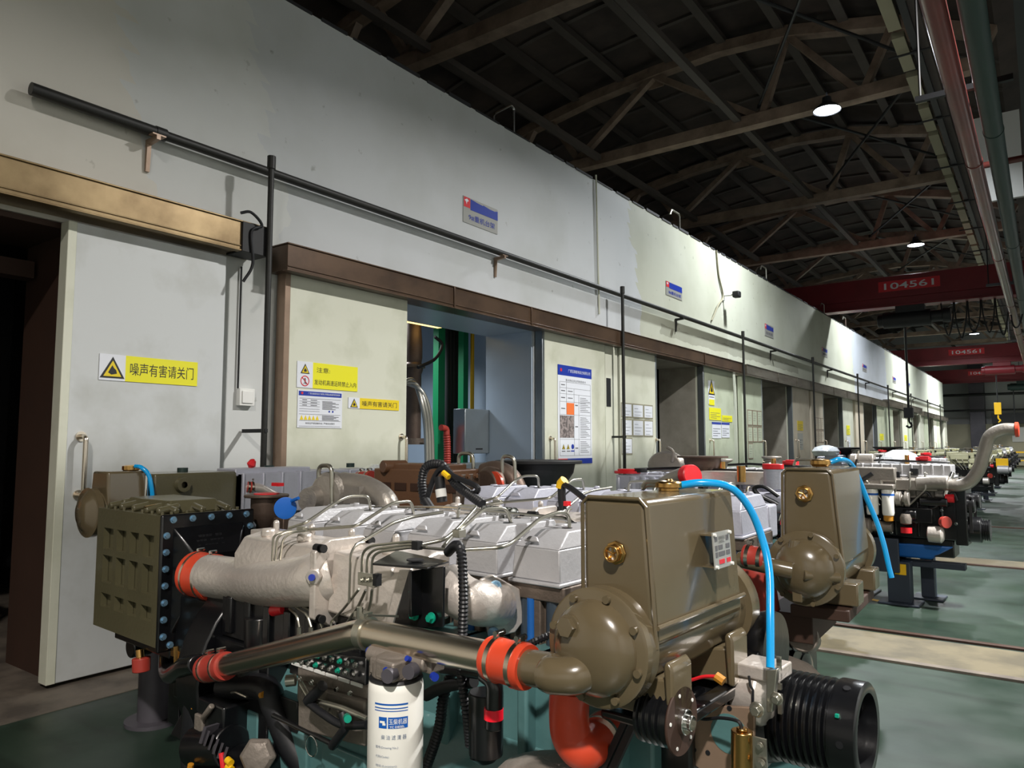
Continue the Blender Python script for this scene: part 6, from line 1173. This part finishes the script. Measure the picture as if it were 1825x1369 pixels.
    part('crank_pulley', e, dark, lambda b: grooved(b, (.6, -.02, .72), X_, .1, 4, .018))
    part('drive_belt', e, 'belt', lambda b: (b.box((.535, -.17, .7), (.56, -.155, .98)), b.box((.535, .18, .72), (.56, .195, 1.0)), b.box((.535, -.15, 1.02), (.56, .15, 1.035))))
    alt_ = part('alternator', e, 'cast_alu', lambda b: (b.lathe((.2, -.3, .68), X_, [(0, .04), (.01, .075), (.12, .08), (.14, .05)], 22),), .004)
    part('red_disc', e, 'red_hose', lambda b: b.cyl((.34, -.3, .80), (.37, -.33, .80), .055, 20), .002)
    part('red_coupling', e, 'red_plastic', lambda b: b.cyl((.36, -.26, 1.02), (.43, -.26, 1.02), .04, 16))
    part('chrome_pipe', e, 'chrome', lambda b: b.tube([(.36, -.25, 1.04), (.38, -.24, 1.15), (.42, -.2, 1.26)], .022, 12, .04))
    part('wiring', e, 'rubber', lambda b: [b.tube(smooth([(-.4+.2*k, -.24, .95), (-.33+.2*k, -.3, 1.02-.03*k), (-.25+.22*k, -.25, 1.07), (-.15+.2*k, -.24, 1.0)], 5), .012, 6) for k in range(4)] and None)
    part('delivery_lines', e, 'zinc', lambda b: [b.tube([(-.45+.13*k, -.12, 1.24), (-.46+.13*k, -.22, 1.26), (-.44+.13*k, -.335, 1.2-.02*k), (-.2+.05*k, -.31, .93)], .007, 6, .03) for k in range(6)] and None)
    part('rocker_details', e, dark, lambda b: (b.box((-.3, -.14, 1.225), (-.22, -.1, 1.30)), b.box((.05, -.14, 1.225), (.12, -.1, 1.29)), b.tube([(-.5, .0, 1.35), (-.2, -.02, 1.37), (.0, -.04, 1.36), (.38, .0, 1.35)], .012, 8, .03), b.box((-.12, -.26, 1.2), (-.02, -.18, 1.26))), .004)
    part('bolts', e, 'chrome', lambda b: [b.bolt((-.45+.11*k, -.205-.02*(k % 2), .66+.12*((k*2) % 3)), NY, .011, .014) for k in range(9)] and None)
    if s_pipe:
        P = smooth([(.32, -.24, 1.17), (.45, -.26, 1.14), (.56, -.26, 1.18), (.64, -.26, 1.30), (.69, -.26, 1.46), (.74, -.26, 1.60), (.84, -.26, 1.66), (.95, -.26, 1.66)], 7)
        sp_ = part('s_shaped_intake_pipe', e, 'turbo', lambda b: b.tube(P, .056, 24), label='large silver S-shaped air pipe')
        part('pipe_end_cap', sp_, 'orange_hose', lambda b: b.lathe((.93, -.26, 1.66), X_, [(0, .058), (.005, .068), (.03, .068), (.035, .05)], 24), label='orange rubber end ring')
        part('wrapped_turbo', e, 'wrap_film', lambda b: b.lathe((-.1, .2, 1.36), (0, 0, 1), [(-.08, .16), (0, .19), (.07, .15), (.11, .06)], 11), .01, label='turbocharger wrapped in clear film')
        part('rear_turbo', e, 'turbo', lambda b: (b.cyl((-.45, .02, 1.36), (-.3, .02, 1.36), .07, 18), b.cyl((-.52, -.02, 1.34), (-.45, -.02, 1.34), .09, 18)), .01)
    else:
        part('turbocharger', e, 'turbo', lambda b: (b.lathe((-.15, .26, 1.3), X_, [(0, .05), (.01, .09), (.06, .095), (.08, .07), (.14, .05)], 20), b.lathe((-.1, .3, 1.3), (0, 0, 1), [(.0, .05), (.1, .06), (.12, .09), (.135, .09)], 20)), .004)
    if tag_yellow:
        part('yellow_box', e, 'hazard', lambda b: b.box((.48, -.33, 1.0), (.72, -.25, 1.2)), .01)
        part('gear_pump', e, 'cover_silver', lambda b: (b.cyl((.5, -.36, .95), (.72, -.36, .95), .09, 20), b.cyl((.72, -.36, .95), (.78, -.36, .95), .06, 16)), .006)
    # stand
    return e
def stand(loc, rz, label, grp=None, hazard_floor=False):
    e = empty('engine_stand', loc, rz); tag(e, label, 'stand', grp)
    part('head_plate', e, 'stand_blue', lambda b: (b.box((-.50, -.31, .30), (-.1, -.265, .62)), b.box((-.50, .265, .30), (-.1, .31, .62)), b.box((-.50, -.27, .32), (-.1, .27, .40))), .008)
    part('post', e, 'stand_blue', lambda b: (b.box((-.22, -.26, .02), (-.02, -.10, .40)), b.box((-.3, -.34, 0), (.06, -.02, .02))), .006)
    part('post', e, 'stand_blue', lambda b: (b.box((-.0, .18, .02), (.12, .32, .40)), b.box((-.08, .1, 0), (.2, .4, .02))), .006)
    part('post', e, 'stand_blue', lambda b: (b.box((-.62, -.26, .02), (-.48, .26, .40)), b.box((-.7, -.34, 0), (-.4, .34, .02))), .006)
    part('cross_beam', e, 'stand_blue', lambda b: b.box((-.6, -.06, .34), (.42, .06, .40)), .006)
    part('yellow_label', e, 'hazard', lambda b: b.box((-.15, -.265, .28), (-.05, -.261, .38)))
    return e
E4 = inline_engine('inline_engine', (-1.15, 8.35, .02), ang(-2), 'engine with twin white filters and tall silver S-shaped pipe by the aisle', body='turbo', s_pipe=True)
S4 = stand((-1.10, 8.35, 0), ang(-2), 'dark steel stand on the aisle floor under the twin-filter engine'); S4.scale = (1, 1, 1.02)
# yellow floor marking beside it
for k, (p, q) in enumerate((((-1.933,8.422,0.004), (-1.317,8.084,0.004)), ((-1.317,8.084,0.004), (-1.371,9.216,0.004)))):
    P = Vector(p); Q = Vector(q); n = (Q-P).cross(Vector((0, 0, 1))).normalized()*.035
    o = part('floor_marking', None, 'hazard', lambda b: b.hexa([P-n, Q-n, Q+n, P+n], [x+Vector((0, 0, .002)) for x in (P-n, Q-n, Q+n, P+n)])); o.location.z = -.002
    tag(o, ['long yellow floor line before the twin-filter engine stand', 'short slanted yellow floor line at the twin-filter stand'][k], 'floor marking')
# engines in the middle of the hall, seen over the two olive tanks
EA = inline_engine('inline_engine', (-1.95, 5.3, .0), 0, 'silver engine with round red caps and dark funnel behind the two olive tanks', body='cover_lilac', cov='cover_lilac', filters=False, caps=False)
EA.scale = (1.4, 1.0, 1.0)
def la(p): return ((p[0]+1.95)/1.4, p[1]-5.3, p[2])
rb = part('ribbed_cover', EA, 'cover_lilac', lambda b: (b.box(la((-2.654,5,1.176)), V3(la((-2.021,5,1.319)), (0, .12, 0))), [b.cyl(la((-2.63,4.99,1.186)), la((-2.628,4.99,1.303)), .012, 8)]) and None, .006, label='ribbed silver cover')
for px_a, px_b in ((la((-2.506,4.985,1.182)), la((-2.504,4.985,1.307))), (la((-2.428,4.985,1.186)), la((-2.426,4.985,1.309))), (la((-2.352,4.985,1.188)), la((-2.35,4.985,1.311))), (la((-2.273,4.985,1.192)), la((-2.27,4.985,1.313)))):
    part('cover_rib', rb, 'cover_lilac', lambda b: b.cyl(px_a, px_b, .018, 12))
q = la((-2.588,5.06,1.327)); part('red_cap', EA, 'red_plastic', lambda b: (b.cyl(q, V3(q, (0, 0, .02)), .075, 24), b.cyl(V3(q, (0, 0, .02)), V3(q, (0, 0, .035)), .055, 24)), .003, label='flat red cap')
q2 = la((-2.476,5.06,1.338)); part('black_cap', EA, 'rubber', lambda b: b.cyl(q2, V3(q2, (0, 0, .03)), .035, 20), .003)
ea, eb, ec = la((-2.27,4.98,1.224)), la((-2.147,4.95,1.293)), la((-2.046,4.92,1.329))
el = part('capped_elbow', EA, 'turbo', lambda b: b.tube(smooth([ea, eb, ec], 8), .066, 24), label='silver elbow facing the aisle')
part('round_red_cap', el, 'red_plastic', lambda b: b.lathe(ec, Vector((.85, -.35, .1)), [(-.01, .07), (.0, .076), (.03, .076), (.035, .07)], 28), label='round red end cap')
fq = la((-2.088,5.3,1.356)); part('exhaust_funnel', EA, 'turbo_hot', lambda b: b.lathe(fq, (0, 0, 1), [(-.12, .05), (-.03, .06), (.02, .09), (.06, .10), (.09, .10), (.092, .138), (.105, .138), (.105, .1)], 32), .0, label='dark cast exhaust funnel')
sq = la((-2.51,5.6,1.375)); part('silver_snail', EA, 'turbo', lambda b: (b.lathe(sq, Y_, [(-.05, .05), (-.04, .1), (.0, .12), (.04, .1), (.05, .05)], 28), b.tube([V3(sq, (.05, -.05, .03)), V3(sq, (.06, -.05, .12)), V3(sq, (.02, -.05, .15))], .012, 8, .02)), .004)
part('long_panel', EA, 'cast_alu', lambda b: b.box(la((-2.057,5.15,1.264)), V3(la((-1.503,5.15,1.357)), (0, .08, 0))), .008, label='long smooth silver panel')
bq = la((-1.713,5.05,1.34)); part('brass_neck', EA, 'brass', lambda b: b.cyl(V3(bq, (0, 0, -.05)), V3(bq, (0, 0, .06)), .022, 14))
nq = la((-1.482,5,1.333)); nk = part('filler_neck', EA, 'cover_lilac', lambda b: b.cyl(V3(nq, (0, 0, -.08)), V3(nq, (0, 0, .05)), .045, 20))
part('neck_cap', nk, 'red_plastic', lambda b: b.cyl(V3(nq, (0, 0, .05)), V3(nq, (0, 0, .085)), .05, 20), .004, label='red filler neck cap')
part('cable_loop', EA, 'rubber', lambda b: b.tube(smooth([la((-1.421,4.9,1.212)), la((-1.512,4.9,1.27)), la((-1.575,4.9,1.26)), la((-1.55,4.9,1.217)), la((-1.433,4.9,1.157))], 6), .012, 8))
EB = inline_engine('inline_engine', (-2.0, 6.75, .0), 0, 'silver engine with red cap standing between the tank engines and the twin-filter engine', body='turbo', cov='cover_silver', filters=False)
stand((-1.95, 5.3, 0), 0, 'dark stand under the silver engine with the dark funnel'); stand((-2.0, 6.75, 0), 0, 'dark stand under the silver engine before the twin-filter engine')
for i, (x, y, lab, c_) in enumerate([(-3.1, 14.2, 'film-wrapped silver engine seen above the second olive tank', 'cover_lilac'), (-2.9, 17.6, 'silver engine with black flange behind the film-wrapped one', 'cast_alu')]):
    e = inline_engine('inline_engine', (x, y, .02), ang(-88), lab, body=c_, cov=c_)
    part('exhaust_funnel', e, 'black_matt', lambda b: b.lathe((-.2, .1, 1.30), (0, 0, 1), [(0, .1), (.12, .24), (.15, .3), (.17, .3)], 28), .003)
    if i == 0: part('wrapped_turbo', e, 'wrap_film', lambda b: b.lathe((.3, -.1, 1.40), (0, 0, 1), [(-.08, .2), (0, .24), (.07, .19), (.11, .06)], 11), .01)
    stand((x, y, 0), ang(-88), ['dark stand under the film-wrapped engine', 'dark stand under the black-flanged silver engine'][i])
# cream and silver engines receding down the aisle
FAR = [(-1.55, 12.0, 'cover_silver', 'cover_silver', 'silver engine just beyond the S-shaped pipe, mostly hidden by it'),
       (-1.45, 20.6, 'cream_paint', 'cream_paint', 'cream-topped engine with a yellow box, first of the far row'),
       (-1.50, 24.2, 'cream_paint', 'cover_silver', 'second far engine, cream block with silver top'),
       (-1.55, 28.0, 'cream_paint', 'cream_paint', 'third far engine of the aisle row, cream painted'),
       (-1.60, 32.0, 'cover_silver', 'cream_paint', 'fourth far engine of the aisle row, silver block'),
       (-1.65, 36.5, 'cream_paint', 'cream_paint', 'fifth far engine of the aisle row beside the green aisle'),
       (-1.70, 41.5, 'cover_silver', 'cover_silver', 'sixth and farthest engine of the aisle row')]
for i, (x, y, bm_, cv, lb) in enumerate(FAR):
    if i < 2: src_ = e = inline_engine('inline_engine', (x, y, .02), ang(0), lb, body=bm_, cov=cv, filters=(i == 0), tag_yellow=(i == 1), caps=(i == 0))
    else:
        e = copy_tree(src_, None, ('yellow_box', 'gear_pump') if i != 1 else (), {'cream_paint': bm_} if bm_ != 'cream_paint' else None); e.location = (x, y, .02+.01*i); tag(e, lb, 'engine')
    if i == 2: part('blue_cap', e, 'blue_paint', lambda b: b.cyl((.2, -.05, 1.34), (.2, -.05, 1.44), .07, 14))
    s_ = copy_tree(S4); s_.location = (x, y, 0); s_.rotation_euler = (0, 0, 0); s_.scale = (1, 1, 1.0); tag(s_, 'dark steel stand under a far engine of the aisle row', 'stand', 'stands of the far aisle row'); s_['label'] = ORD[i]+' stand from the camera among those under the far aisle row'
    for n_ in ('rung',): pass
FB = [(-3.5, 22.5), (-3.5, 27.0), (-3.5, 32.0), (-3.5, 37.5)]
for i, (x, y) in enumerate(FB):
    e = copy_tree(src_, None, ('yellow_box', 'gear_pump')); e.location = (x, y, .02); tag(e, 'distant engine parked in the inner row, between aisle row and test cells', 'engine', 'distant inner row engines'); e['label'] = ORD[i]+' distant engine of the inner row between aisle and test cells'
    s_ = copy_tree(S4); s_.location = (x, y, 0); s_.rotation_euler = (0, 0, 0); s_.scale = (1, 1, 1.0); tag(s_, 'dark stand under a distant inner row engine', 'stand', 'stands of the distant inner row'); s_['label'] = ORD[i]+' stand of the distant inner row of engines'
